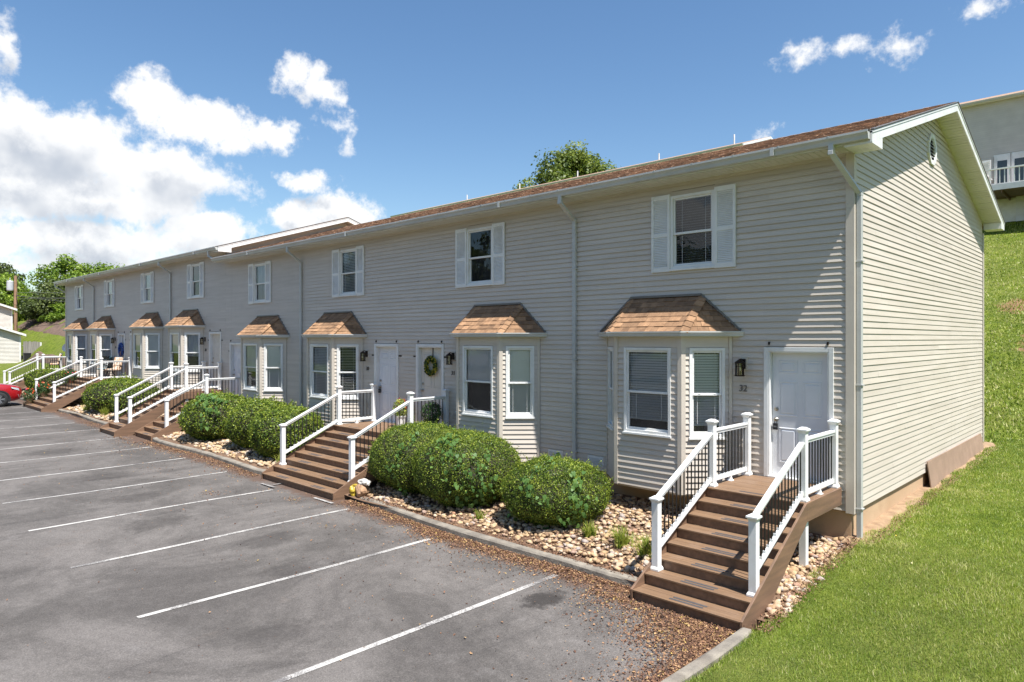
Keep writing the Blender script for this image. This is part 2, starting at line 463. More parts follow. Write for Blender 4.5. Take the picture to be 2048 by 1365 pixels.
class Frame:
    """wall frame: origin, along (s), outward (n), up (z)"""
    def __init__(self, o, s, n, z=(0, 0, 1)):
        self.o, self.s, self.n, self.z = Vector(o), Vector(s).normalized(), Vector(n).normalized(), Vector(z).normalized()

    def p(self, s, n, z):
        return self.o + self.s * s + self.n * n + self.z * z


XYZ = Frame((0, 0, 0), (1, 0, 0), (0, 1, 0))


class MB:
    def __init__(self, fr=XYZ):
        self.v, self.f, self.t, self.fr, self.tint = [], [], [], fr, .5

    def poly(self, pts, raw=False):
        i = len(self.v)
        self.v += [Vector(p) if raw else self.fr.p(*p) for p in pts]
        self.f.append(tuple(range(i, i + len(pts))))
        self.t.append(self.tint)

    def face(self, idx):
        self.f.append(tuple(idx))
        self.t.append(self.tint)

    def hexa(self, pts, raw=False):
        """8 corners: bottom loop then top loop"""
        i = len(self.v)
        self.v += [Vector(p) if raw else self.fr.p(*p) for p in pts]
        for a in ((0, 3, 2, 1), (4, 5, 6, 7), (0, 1, 5, 4), (1, 2, 6, 5), (2, 3, 7, 6), (3, 0, 4, 7)):
            self.face([i + k for k in a])

    def box(self, a0, a1, b0, b1, c0, c1):
        self.hexa([(a0, b0, c0), (a1, b0, c0), (a1, b1, c0), (a0, b1, c0), (a0, b0, c1), (a1, b0, c1), (a1, b1, c1), (a0, b1, c1)])
        return self

    def taper(self, cx, cy, z0, z1, a0, a1):
        self.hexa([(cx - a0, cy - a0, z0), (cx + a0, cy - a0, z0), (cx + a0, cy + a0, z0), (cx - a0, cy + a0, z0),
                   (cx - a1, cy - a1, z1), (cx + a1, cy - a1, z1), (cx + a1, cy + a1, z1), (cx - a1, cy + a1, z1)])
        return self

    def prism(self, prof, a0, a1, axis='s'):
        """profile (u, w) swept along an axis: s -> (n,z) profile, n -> (s,z) profile, z -> (s,n) profile"""
        def P(u, w, a):
            return {'s': (a, u, w), 'n': (u, a, w), 'z': (u, w, a)}[axis]
        n, i = len(prof), len(self.v)
        self.v += [self.fr.p(*P(u, w, a0)) for u, w in prof] + [self.fr.p(*P(u, w, a1)) for u, w in prof]
        for k in range(n):
            j = (k + 1) % n
            self.face((i + k, i + j, i + n + j, i + n + k))
        self.face(tuple(i + k for k in reversed(range(n))))
        self.face(tuple(i + n + k for k in range(n)))
        return self

    def bar(self, p, q, w, h, up=(0, 0, 1)):
        p, q = self.fr.p(*p), self.fr.p(*q)
        d = (q - p).normalized()
        u = Vector(up)
        if abs(d.dot(u)) > .98:
            u = Vector((0, 1, 0))
        s = d.cross(u).normalized() * (w / 2)
        u = s.cross(d).normalized() * (h / 2)
        self.hexa([p - s - u, p + s - u, p + s + u, p - s + u, q - s - u, q + s - u, q + s + u, q - s + u], raw=True)
        return self

    def tube(self, path, r, n=8, cap=True):
        pts = [self.fr.p(*p) for p in path]
        rs = r if isinstance(r, (list, tuple)) else [r] * len(pts)
        i0 = len(self.v)
        prev = None
        for k, p in enumerate(pts):
            d = (pts[min(k + 1, len(pts) - 1)] - pts[max(k - 1, 0)]).normalized()
            if prev is None:
                u = d.orthogonal().normalized()
            else:
                u = (prev - d * prev.dot(d)).normalized()
            prev = u
            w = d.cross(u)
            for a in range(n):
                an = 2 * math.pi * a / n
                self.v.append(p + (u * math.cos(an) + w * math.sin(an)) * rs[k])
        for k in range(len(pts) - 1):
            for a in range(n):
                b = (a + 1) % n
                self.face((i0 + k * n + a, i0 + k * n + b, i0 + (k + 1) * n + b, i0 + (k + 1) * n + a))
        if cap:
            self.face(tuple(i0 + a for a in reversed(range(n))))
            e = i0 + (len(pts) - 1) * n
            self.face(tuple(e + a for a in range(n)))
        return self

    def lathe(self, prof, c, n=16, axis=(0, 0, 1)):
        """profile of (radius, height) about an axis through c"""
        ax = Vector(axis).normalized()
        u = ax.orthogonal().normalized()
        w = ax.cross(u)
        c = self.fr.p(*c)
        i0 = len(self.v)
        for r, h in prof:
            for a in range(n):
                an = 2 * math.pi * a / n
                self.v.append(c + ax * h + (u * math.cos(an) + w * math.sin(an)) * r)
        for k in range(len(prof) - 1):
            for a in range(n):
                b = (a + 1) % n
                self.face((i0 + k * n + a, i0 + k * n + b, i0 + (k + 1) * n + b, i0 + (k + 1) * n + a))
        return self

    def mesh(self, name, off=(0, 0, 0), smooth=False, bevel=0):
        me = bpy.data.meshes.new(name)
        o = Vector(off)
        me.from_pydata([tuple(v - o) for v in self.v], [], self.f)
        set_tint(me, self.t)
        me.update()
        if smooth:
            me.polygons.foreach_set('use_smooth', np.ones(len(me.polygons), dtype=bool))
        return me

    def build(self, name, mat, parent=None, smooth=False, bevel=0, kind=None):
        o = link(name, self.mesh(name, wloc(parent), smooth), mat, parent)
        if bevel:
            add_bevel(o, bevel)
        if kind:
            o['kind'] = kind
        return o


def add_bevel(o, w, seg=2):
    b = o.modifiers.new('bevel', 'BEVEL')
    b.width = w
    b.segments = seg
    b.limit_method = 'ANGLE'
    b.angle_limit = R(40)


def thing(name, label, cat, loc, group=None):
    o = bpy.data.objects.new(name, None)
    o.empty_display_size = .2
    o.location = loc
    COL.objects.link(o)
    o['label'], o['category'] = label, cat
    if group:
        o['group'] = group
    return o


def tag(o, label, cat, group=None):
    o['label'], o['category'] = label, cat
    if group:
        o['group'] = group
    return o


def structure(o):
    o['kind'] = 'structure'
    return o


def copy_tree(o, parent=None):
    c = o.copy()
    COL.objects.link(c)
    if parent is not None:
        c.parent = parent
    for ch in list(o.children):
        copy_tree(ch, c)
    return c


def leafcloud(name, P, Nrm, size, mat, parent=None, tint=None, aspect=.55, rng=RNG, jit=.75, kind=None, tri=False):
    """many small leaf faces: centres P, rough facing Nrm"""
    n = len(P)
    P = np.asarray(P, float)
    nn = np.asarray(Nrm, float) + rng.normal(0, jit, (n, 3))
    nn /= np.linalg.norm(nn, axis=1)[:, None] + 1e-9
    u = np.cross(nn, rng.normal(0, 1, (n, 3)))
    u /= np.linalg.norm(u, axis=1)[:, None] + 1e-9
    w = np.cross(nn, u)
    s = (np.asarray(size) * rng.uniform(.65, 1.3, n))[:, None]
    if tri:
        V = np.stack([P - u * s * .5, P + w * s * aspect * .5, P + u * s * .5], 1).reshape(-1, 3)
        F = np.arange(n * 3).reshape(n, 3)
    else:
        fold = nn * s * .12
        V = np.stack([P - u * s * .5, P + w * s * aspect * .5 + fold, P + u * s * .5, P - w * s * aspect * .5 + fold], 1).reshape(-1, 3)
        F = np.arange(n * 4).reshape(n, 4)
    if tint is None:
        tint = rng.uniform(0, 1, n)
    me = np_mesh(name, V, F, tint, off=wloc(parent))
    o = link(name, me, mat, parent)
    if kind:
        o['kind'] = kind
    return o


# ------------------------------------------------------------------ site: heights (the camera is at height 0)
YW = 11.2            # front wall plane of the row
XC = -3.48           # near end wall


def sst(x, a, b):
    t = np.clip((np.asarray(x, float) - a) / (b - a), 0, 1)
    return t * t * (3 - 2 * t)


def lot_z(x):
    return -3.52 + .0075 * np.clip(-4.5 - np.asarray(x, float), -1, 50)


def ground_z(x, y):
    x, y = np.asarray(x, float), np.asarray(y, float)
    base = np.interp(y, [-60, 5, 8, 11, 21.5], [-3.55, -3.47, -3.42, -3.07, -2.80])
    base = base + np.clip(x - XC, 0, 12) * .02 * sst(y, 3, 12)
    far = np.interp(y, [-60, 12, 30], [-3.2, -2.35, -2.2])
    base = base + (far - base) * sst(-x, 49, 58)
    t = np.clip(y - 22.3, 0, 100)
    main = .345 * np.where(t < 3, t * t / 6, t - 1.5)
    main = 10.4 * (1 - np.exp(-(main / 10.4) ** 1.0 * 1.0)) if False else np.minimum(main, 10.4 + .03 * t)
    tl = np.clip(y - 14.4, 0, 100)
    left = np.minimum(.70 * np.where(tl < 1, tl * tl / 2, tl - .5) + sst(tl, 0, 2) * .05 * np.clip(-x - 66, 0, 40), 4.3 + .04 * tl)
    k = sst(-x, 52, 62)
    return base + main * (1 - k) + left * k


def kerb_y(x):
    x = np.asarray(x, float)
    return 8.06 + .07 * np.sin(x * .9 + .6) + .05 * np.sin(x * .37)


def bed_z(x, y):
    z0 = lot_z(x) + .085
    return z0 + (np.asarray(y, float) - 8.1) / 3.1 * .33

# ------------------------------------------------------------------ ground, lot, kerbs, hill
def grid_mesh(name, xs, ys, zf, mat, smooth=True):
    X, Y = np.meshgrid(xs, ys)
    V = np.stack([X, Y, zf(X, Y)], -1).reshape(-1, 3)
    nx, ny = len(xs), len(ys)
    i = np.arange(nx - 1)[None, :] + nx * np.arange(ny - 1)[:, None]
    F = np.stack([i, i + 1, i + nx + 1, i + nx], -1).reshape(-1, 4)
    return link(name, np_mesh(name, V, F, smooth=smooth), mat)


def bump_noise(x, y, a=.02, f=1.7):
    return a * (np.sin(x * f + 1.3 * np.sin(y * f * .7)) + np.sin(y * f * 1.31 + 1.7 * np.sin(x * f * .6 + 2))) * .5


def hill_z(x, y):
    # the wide sheet dips under the lot, the bed and the house
    z = ground_z(x, y) + bump_noise(x, y, .10, .45) * sst(y, 22, 26)
    under = sst(-x, 3.0, 3.6) * (1 - sst(y, 21.7, 22.7)) * (1 - sst(-x, 49.6, 51.0) * sst(y, 9.2, 10.4))
    far_lot = sst(-x, 49.6, 51.0) * (1 - sst(y, 9.2, 10.4))
    return z - .35 * np.maximum(under, far_lot) - .06 * (1 - sst(y, 22.5, 24.5)) * (1 - sst(-x, 3.0, 3.6))


xs = np.unique(np.concatenate([np.arange(-420, -130, 12.), np.arange(-130, -60, 1.2), np.arange(-60, -8, 1.3), np.arange(-8, 14, .5), np.arange(14, 60, 3.), np.arange(60, 420, 20.)]))
ys = np.unique(np.concatenate([np.arange(-320, -60, 16.), np.arange(-60, 8, 3.), np.arange(8, 30, .4), np.arange(30, 70, 1.), np.arange(70, 160, 4.), np.arange(160, 420, 20.)]))
hill = structure(grid_mesh('grass_hill', xs, ys, hill_z, M_GRASS))
lawn = structure(grid_mesh('lawn', np.arange(-3.5, 14.2, .14), np.arange(-2, 23.2, .14),
                           lambda x, y: ground_z(x, y) + bump_noise(x, y, .012, 2.6) - .03 * sst(-x, 3.40, 3.5) - .10 * sst(-x, 2.95, 3.2) * sst(y, 11.0, 11.4), M_GRASS))
lot = structure(grid_mesh('parking_lot', np.concatenate([np.arange(-110, -50, 4.), np.arange(-50, -3.7, .5), [-3.66]]), np.concatenate([np.arange(-60, 0, 4.), np.arange(0, 9.7, .5)]),
                          lambda x, y: lot_z(x) + bump_noise(x, y, .012, .8) - .25 * sst(y, 8.35, 8.9) * (1 - sst(-x, 50, 51)), M_ASPHALT))
bed = structure(grid_mesh('rock_bed', np.arange(-50.4, -3.35, .25), np.arange(8.12, 11.4, .2),
                          lambda x, y: bed_z(x, y) + bump_noise(x, y, .02, 3.1), M_SOIL))
strip = structure(grid_mesh('dirt_strip', np.arange(-3.56, -3.06, .06), np.arange(10.9, 22.2, .12),
                            lambda x, y: ground_z(x, y) + .012 + bump_noise(x, y, .016, 6) - .12 * sst(x, -3.36 + .05 * np.sin(y * 5) + .05 * np.sin(y * 2.3), -3.18), M_DIRT))


def kerb(path, z_of, top=.115, w=.16):
    """concrete kerb along a list of (x, y); the bed or lawn is on its left when walking the path"""
    mb = MB()
    prof = [(0, -.15), (0.012, top - .03), (.035, top - .006), (.06, top), (w - .02, top + .002), (w, top - .02), (w, -.15)]
    pts = []
    for k, (x, y) in enumerate(path):
        a, b = path[max(k - 1, 0)], path[min(k + 1, len(path) - 1)]
        d = Vector((b[0] - a[0], b[1] - a[1], 0)).normalized()
        nrm = Vector((-d.y, d.x, 0))
        pts.append([Vector((x, y, z_of(x, y))) + nrm * u + Vector((0, 0, h + random.uniform(-.006, .006))) for u, h in prof])
    m = len(prof)
    for row in pts:
        mb.v += row
    for k in range(len(pts) - 1):
        for j in range(m - 1):
            mb.face((k * m + j, (k + 1) * m + j, (k + 1) * m + j + 1, k * m + j + 1))
    mb.face(tuple(range(m)))
    mb.face(tuple(reversed(range((len(pts) - 1) * m, len(pts) * m))))
    return structure(mb.build('kerb', M_KERB))


def kerb_run(x0, x1):
    n = max(2, int((x1 - x0) / .45))
    path = []
    for k in range(n + 1):
        x = x0 + (x1 - x0) * k / n
        e = min(k, n - k)
        path.append((x, float(kerb_y(x)) + (.05 if e == 0 else 0)))
    kerb(path, lambda x, y: float(lot_z(x)))


for a, b in ((-12.72, -5.34), (-24.15, -16.35), (-36.05, -27.75), (-47.1, -39.95), (-62, -49.3)):
    kerb_run(a, b)
kerb([(-3.66 + .015 * math.sin(k), 7.7 - k * .45) for k in range(0, 30)][::-1][::-1], lambda x, y: float(lot_z(x)), .12, .17)

for k in range(17):
    x = -6.53 - 2.725 * k
    y0, y1 = 2.86 + random.uniform(-.05, .05), 7.55 + random.uniform(-.1, .25)
    mb = MB()
    yy = np.linspace(y0, y1, 11)
    for a, b in zip(yy[:-1], yy[1:]):
        q = [(x - .043, a), (x + .043, a), (x + .043, b), (x - .043, b)]
        mb.poly([(px, py, float(lot_z(px) + bump_noise(px, py, .012, .8)) + .006) for px, py in q])
    structure(mb.build('parking_stripe', M_STRIPE))
for (x, y, w, h) in ((-15.45, 7.52, .62, .07), (-15.15, 7.68, .07, .3), (-13.3, 7.66, .75, .07)):
    mb = MB()
    z = float(lot_z(x)) + .022
    mb.poly([(x, y, z), (x + w, y, z), (x + w, y + h, z), (x, y + h, z)])
    structure(mb.build('paint_tick', M_STRIPE))

# far-left mulch banks on the slope
def bank(x0, x1, y0, y1, nm='mulch_bank', lift=.06):
    o = grid_mesh(nm, np.linspace(x0, x1, 30), np.linspace(y0, y1, 14),
                  lambda x, y: ground_z(x, y) + lift + bump_noise(x, y, .10, 1.7) - .5 * (1 - sst(np.minimum((y - y0), (y1 - y)), 0, .35)) - .4 * (1 - sst(np.minimum(x - x0, x1 - x), 0, 1.2)), M_MULCH)
    return structure(o)


bank(-100, -60, 17.4, 20.2)
bank(-79, -64, 14.7, 16.0, 'mulch_bank', .12)

# ------------------------------------------------------------------ the townhouse row
EXPO = .1016
RAISE = .4064         # far half stands four courses higher
PITCH = .3205
RIDGE_Y = 16.30
EAVE_Y = 10.74


def cuts(a, b, holes):
    out = [(a, b)]
    for h0, h1 in holes:
        nxt = []
        for s0, s1 in out:
            if h1 <= s0 or h0 >= s1:
                nxt.append((s0, s1))
            else:
                if h0 > s0 + .01:
                    nxt.append((s0, h0))
                if h1 < s1 - .01:
                    nxt.append((h1, s1))
        out = nxt
    return out


def clap_boards(fr, z0, n, span, holes=(), blen=3.66, rng=random):
    """clapboard courses as (frame, s0, s1, z) pieces, cut round the openings"""
    out = []
    for k in range(n):
        z = z0 + k * EXPO
        a, b = span(z)
        if b - a < .03:
            continue
        joints = []
        j = a + rng.uniform(.4, blen)
        while j < b:
            joints.append(j)
            j += blen * rng.uniform(.92, 1.02)
        edges = [a] + joints + [b]
        hit = [h for h in holes if z + EXPO > h[2] + .004 and z < h[3] - .004]
        hs = [(h[0], h[1]) for h in hit]
        for h in hit:          # slivers left over and under an opening
            a_, b_ = max(a, h[0]), min(b, h[1])
            if b_ - a_ > .02 and z + EXPO - h[3] > .008:
                out.append((fr, a_, b_, h[3], z + EXPO - h[3]))
            if b_ - a_ > .02 and h[2] - z > .008:
                out.append((fr, a_, b_, z, h[2] - z))
        for e0, e1 in zip(edges[:-1], edges[1:]):
            for s0, s1 in cuts(e0, e1, hs):
                out.append((fr, s0, s1, z, EXPO))
    return out


def board_geo(mb, bd):
    fr, s0, s1, z, dz = bd
    mb.fr = fr
    w = random.uniform(-.0022, .0022) - (.0095 if hasattr(fr, 'gable') else -.001)
    mb.tint = random.uniform(.3, .7)
    zt = z + dz + (.016 if dz == EXPO else .0)
    i = len(mb.v)
    t0, t1 = s0, s1
    if hasattr(fr, 'gable'):
        lo, hi = fr.gable(z + dz + .012)
        t0, t1 = min(max(s0, lo), s1), max(min(s1, hi), s0)
    mb.v += [fr.p(t0, .001, zt), fr.p(t1, .001, zt), fr.p(s1, .024 + w, z), fr.p(s0, .024 + w, z), fr.p(s1, .003, z + .014), fr.p(s0, .003, z + .014)]
    mb.face((i, i + 3, i + 2, i + 1))
    mb.face((i + 3, i + 5, i + 4, i + 2))
    mb.face((i, i + 5, i + 3))
    mb.face((i + 1, i + 2, i + 4))


def board_size(bd):
    fr, s0, s1, z, dz = bd
    c = fr.p((s0 + s1) / 2, 0, z)
    return min(s1 - s0, 3) * dz / max(c.length, 1) ** 1.3


def lay_boards(boards, parent, mat, single, name='siding_board'):
    """the first `single` largest boards one by one, the rest joined"""
    order = sorted(boards, key=board_size, reverse=True)
    for bd in order[:single]:
        mb = MB()
        board_geo(mb, bd)
        mb.build(name, mat, parent)
    if order[single:]:
        mb = MB()
        for bd in order[single:]:
            board_geo(mb, bd)
        mb.build('siding', mat, parent, kind='stuff')


def window_parts(fr, w, h, z0, blind, parent, flat, top_dark=False, mat=M_WHITE, s0=0.0, depth=.32):
    """a single-hung window in a wall frame; flat: every piece goes straight under parent"""
    a, b, z1 = s0 - w / 2, s0 + w / 2, z0 + h
    zm = z0 + h * .485
    mb = MB(fr)
    c = .052
    mb.box(a, a + c, -.06, .035, z0, z1)
    mb.box(b - c, b, -.06, .035, z0, z1)
    mb.box(a + c, b - c, -.06, .0335, z1 - c, z1)
    mb.box(a + c, b - c, -.06, .032, z0 + .012, z0 + c + .012)
    mb.box(a - .012, b + .012, -.02, .060, z0 - .026, z0 + .011)
    # upper sash, meeting rail, lower sash set back
    g = .034
    ia, ib = a + c, b - c
    for x0, x1, y0, y1 in ((ia, ia + g, zm + .02, z1 - c), (ib - g, ib, zm + .02, z1 - c), (ia + g, ib - g, z1 - c - g, z1 - c)):
        mb.box(x0, x1, -.028, .006, y0, y1)
    mb.box(ia, ib, -.05, .012, zm - .022, zm + .02)
    zb = z0 + c + .012
    for x0, x1, y0, y1 in ((ia, ia + g, zb, zm - .022), (ib - g, ib, zb, zm - .022), (ia + g, ib - g, zb, zb + g * 1.2)):
        mb.box(x0, x1, -.055, -.018, y0, y1)
    # sash lift latches
    for q in (ia + w * .2, ib - w * .2):
        mb.box(q - .015, q + .015, .005, .018, zm + .004, zm + .014)
    frame = mb.build('window' if not flat else 'window_frame', mat, parent, bevel=.003)
    host = parent if flat else frame
    p = MB(fr)
    p.poly([(ia + g, -.012, zm + .02), (ib - g, -.012, zm + .02), (ib - g, -.012, z1 - c - g), (ia + g, -.012, z1 - c - g)])
    p.build('pane', G_CLEAR, host)
    p = MB(fr)
    p.poly([(ia + g, -.040, zb + g * 1.2), (ib - g, -.040, zb + g * 1.2), (ib - g, -.040, zm - .022), (ia + g, -.040, zm - .022)])
    p.build('pane', G_SCREEN, host)
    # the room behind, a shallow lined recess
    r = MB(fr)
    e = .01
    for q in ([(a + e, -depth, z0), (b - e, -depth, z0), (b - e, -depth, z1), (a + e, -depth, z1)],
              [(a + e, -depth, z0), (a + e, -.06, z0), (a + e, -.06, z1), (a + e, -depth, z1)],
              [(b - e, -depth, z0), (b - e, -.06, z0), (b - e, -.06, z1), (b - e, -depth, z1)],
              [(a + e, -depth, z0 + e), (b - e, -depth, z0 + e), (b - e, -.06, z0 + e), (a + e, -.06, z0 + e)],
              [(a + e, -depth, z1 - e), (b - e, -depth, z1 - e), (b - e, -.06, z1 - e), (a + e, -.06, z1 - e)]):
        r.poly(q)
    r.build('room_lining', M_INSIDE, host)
    kind, cover = blind
    zlo = z1 - c - (z1 - z0 - 2 * c) * cover
    if kind in ('wide', 'mini', 'open'):
        sp, sw, tilt = {'wide': (.046, .050, 50), 'mini': (.024, .026, 68), 'open': (.046, .046, 14)}[kind]
        bl = MB(fr)
        n0 = -.060
        zz = z1 - c - .03
        bl.box(ia + .004, ib - .004, n0 - .025, n0 + .02, z1 - c - .03, z1 - c)
        while zz > zlo + .02:
            zz -= sp
            dn, dz = sw / 2 * math.cos(R(tilt)), sw / 2 * math.sin(R(tilt))
            bl.tint = random.uniform(.3, .7)
            bl.poly([(ia + .006, n0 + dn, zz - dz), (ib - .006, n0 + dn, zz - dz), (ib - .006, n0 - dn, zz + dz), (ia + .006, n0 - dn, zz + dz)])
        bl.box(ia + .006, ib - .006, n0 - .018, n0 + .018, zz - .03, zz - .012)
        for q in (.2, .8):
            x = ia + (ib - ia) * q
            bl.box(x - .002, x + .002, n0 + .022, n0 + .024, zz, z1 - c)
        bl.build('blind', M_BLIND, host, kind='stuff')
    elif kind == 'curtain':
        cu = MB(fr)
        n = 26
        xs_ = np.linspace(ia + .005, ib - .005, n)
        for i in range(n - 1):
            f = lambda i: -.10 + .016 * math.sin(i * 1.9) + .006 * math.sin(i * .7)
            cu.poly([(xs_[i], f(i), zlo), (xs_[i + 1], f(i + 1), zlo), (xs_[i + 1], f(i + 1), z1 - c), (xs_[i], f(i), z1 - c)])
        cu.build('curtain', M_CURTAIN, host)
    return frame


def shutter(fr, s0, s1, z0, z1, parent):
    mb = MB(fr)
    t0, t1, st = .022, .054, .052
    zm = (z0 + z1) / 2 - .03
    mb.box(s0, s0 + st, t0, t1, z0, z1)
    mb.box(s1 - st, s1, t0, t1, z0, z1)
    for a, b in ((z0, z0 + .085), (zm - .035, zm + .035), (z1 - .085, z1)):
        mb.box(s0 + st, s1 - st, t0, t1 - .003, a, b)
    mb.box(s0 + st, s1 - st, t0, t0 + .004, z0, z1)
    sh = mb.build('shutter', M_WHITE, parent, bevel=.003)
    lv = MB(fr)
    for a, b in ((z0 + .085, zm - .035), (zm + .035, z1 - .085)):
        n = int((b - a) / .031)
        for k in range(n):
            z = a + (k + .5) * (b - a) / n
            lv.poly([(s0 + st, t1 - .004, z - .014), (s1 - st, t1 - .004, z - .014), (s1 - st, t0 + .012, z + .016), (s0 + st, t0 + .012, z + .016)])
            lv.poly([(s0 + st, t1 - .004, z - .014), (s1 - st, t1 - .004, z - .014), (s1 - st, t1 - .010, z - .018), (s0 + st, t1 - .010, z - .018)])
    lv.build('louvres', M_WHITE, sh, kind='stuff')
    return sh


def door(fr, cx, z0, parent, mat, handle_left=True, lockbox=False):
    w, h = .915, 2.04
    a, b = cx - w / 2, cx + w / 2
    ti = .004
    cs = MB(fr)
    cs.box(a - .10, a - .028, -.01, .040, z0 - .03, z0 + h + .09)
    cs.box(b + .028, b + .10, -.01, .040, z0 - .03, z0 + h + .09)
    cs.box(a - .028, b + .028, -.01, .0385, z0 + h + .02, z0 + h + .09)
    cs.box(a - .028, a - ti, -.12, .032, z0 - .03, z0 + h + .02)
    cs.box(b + ti, b + .028, -.12, .032, z0 - .03, z0 + h + .02)
    cs.box(a - ti, b + ti, -.12, .030, z0 + h + .002, z0 + h + .02)
    cs.box(a - .028, b + .028, -.12, .055, z0 - .035, z0 - .004)
    frm = cs.build('door_frame', M_WHITE, parent, bevel=.004)
    d = MB(fr)
    d.box(a, b, -.115, -.075, z0, z0 + h)
    for (x0, x1) in ((.115, .415), (.50, .80)):
        for (y0, y1) in ((.22, .80), (.99, 1.57), (1.70, 1.91)):
            X0, X1, Y0, Y1 = a + x0, a + x1, z0 + y0, z0 + y1
            e = .026
            n0, n1 = -.075, -.0665
            # moulded ring and raised field
            d.hexa([(X0, n0, Y0), (X1, n0, Y0), (X1 - .008, n1, Y0 + .008), (X0 + .008, n1, Y0 + .008),
                    (X0, n0, Y0 + e), (X1, n0, Y0 + e), (X1 - e, n1, Y0 + e - .006), (X0 + e, n1, Y0 + e - .006)])
            d.hexa([(X0, n0, Y1 - e), (X1, n0, Y1 - e), (X1 - e, n1, Y1 - e + .006), (X0 + e, n1, Y1 - e + .006),
                    (X0, n0, Y1), (X1, n0, Y1), (X1 - .008, n1, Y1 - .008), (X0 + .008, n1, Y1 - .008)])
            d.box(X0 + .001, X0 + e - .008, n0 - .002, n1 - .001, Y0 + e, Y1 - e)
            d.box(X1 - e + .008, X1 - .001, n0 - .002, n1 - .001, Y0 + e, Y1 - e)
            d.hexa([(X0 + e + .012, n0, Y0 + e + .012), (X1 - e - .012, n0, Y0 + e + .012), (X1 - e - .03, n1 + .001, Y0 + e + .03), (X0 + e + .03, n1 + .001, Y0 + e + .03),
                    (X0 + e + .012, n0, Y1 - e - .012), (X1 - e - .012, n0, Y1 - e - .012), (X1 - e - .03, n1 + .001, Y1 - e - .03), (X0 + e + .03, n1 + .001, Y1 - e - .03)])
    slab = d.build('door', mat, parent)
    hx = a + .07 if handle_left else b - .07
    k = MB(fr)
    k.lathe([(.0, 0), (.033, 0), (.033, .008), (.014, .012), (.013, .035), (.027, .045), (.030, .058), (.020, .068), (0, .07)], (hx, -.075, z0 + .93), 14, fr.n)
    k.build('door_knob', M_NICKEL, slab, smooth=True)
    k = MB(fr)
    k.lathe([(0, 0), (.033, 0), (.033, .014), (.026, .02), (.012, .022), (0, .022)], (hx, -.075, z0 + 1.10), 14, fr.n)
    k.build('deadbolt', M_NICKEL, slab, smooth=True)
    if lockbox:
        k = MB(fr)
        k.box(hx - .035, hx + .035, -.055, -.012, z0 + .76, z0 + .865)
        k.tube([(hx - .022, -.035, z0 + .86), (hx - .022, -.035, z0 + .92), (hx, -.035, z0 + .945), (hx + .022, -.035, z0 + .92), (hx + .022, -.035, z0 + .86)], .006, 6)
        k.build('lockbox', M_CLAD, slab, bevel=.006)
        k = MB(fr)
        for q in range(4):
            k.box(hx - .024 + q * .013, hx - .015 + q * .013, -.012, -.009, z0 + .80, z0 + .825)
        k.build('lockbox_dials', M_RIM, slab)
    return slab


def lantern(fr, s, z, parent):
    """dark bronze wall lantern on a beige mounting block"""
    bl = MB(fr)
    bl.box(s - .07, s + .07, .0, .03, z - .11, z + .12)
    lt = bl.build('wall_lantern', M_TRIM, parent, bevel=.004)
    m = MB(fr)
    m.box(s - .045, s + .045, .03, .055, z - .085, z + .085)
    m.tube([(s, .05, z + .06), (s, .10, z + .085), (s, .15, z + .085), (s, .165, z + .06)], .010, 6)
    m.build('bracket', M_BRONZE, lt)
    m = MB(fr)
    cz = z + .05
    c = (s, .165, 0)
    m.lathe([(.0, cz + .035), (.015, cz + .03), (.03, cz + .018), (.075, cz - .012), (.083, cz - .03), (.078, cz - .036), (.0, cz - .036)], c, 16)
    m.lathe([(0, cz - .255), (.078, cz - .255), (.083, cz - .248), (.083, cz - .235), (.0, cz - .235)], c, 16)
    for q in range(6):
        an = q * math.pi / 3 + .3
        x, y = s + .068 * math.cos(an), .165 + .068 * math.sin(an)
        m.box(x - .006, x + .006, y - .006, y + .006, cz - .24, cz - .03)
    for zz in (cz - .09,):
        m.lathe([(.072, zz - .004), (.078, zz - .004), (.078, zz + .004), (.072, zz + .004)], c, 16)
    m.build('cage', M_BRONZE, lt)
    g = MB(fr)
    g.lathe([(.055, cz - .235), (.055, cz - .036)], c, 16)
    g.build('lamp_glass', G_LAMP, lt, smooth=True)
    g = MB(fr)
    g.lathe([(0, cz - .17), (.02, cz - .165), (.027, cz - .14), (.02, cz - .11), (.013, cz - .09), (.013, cz - .04)], c, 10)
    g.build('bulb', M_BLIND, lt, smooth=True)
    return lt


def house_number(fr, text, s, z, parent, size=.155):
    cu = bpy.data.curves.new('house_number', 'FONT')
    cu.body = text
    cu.size = size
    cu.extrude = .008
    cu.shear = .12
    cu.align_x = 'CENTER'
    tmp = bpy.data.objects.new('house_number', cu)
    COL.objects.link(tmp)
    bpy.context.view_layer.update()
    me = bpy.data.meshes.new_from_object(tmp.evaluated_get(bpy.context.evaluated_depsgraph_get()))
    bpy.data.objects.remove(tmp)
    bpy.data.curves.remove(cu)
    me.materials.clear()
    o = link('house_number', me, M_NUM, parent)
    m = Matrix((fr.s, fr.z, fr.n)).transposed().to_4x4()
    o.matrix_local = Matrix.Translation(fr.p(s, .028, z) - wloc(parent)) @ m
    return o


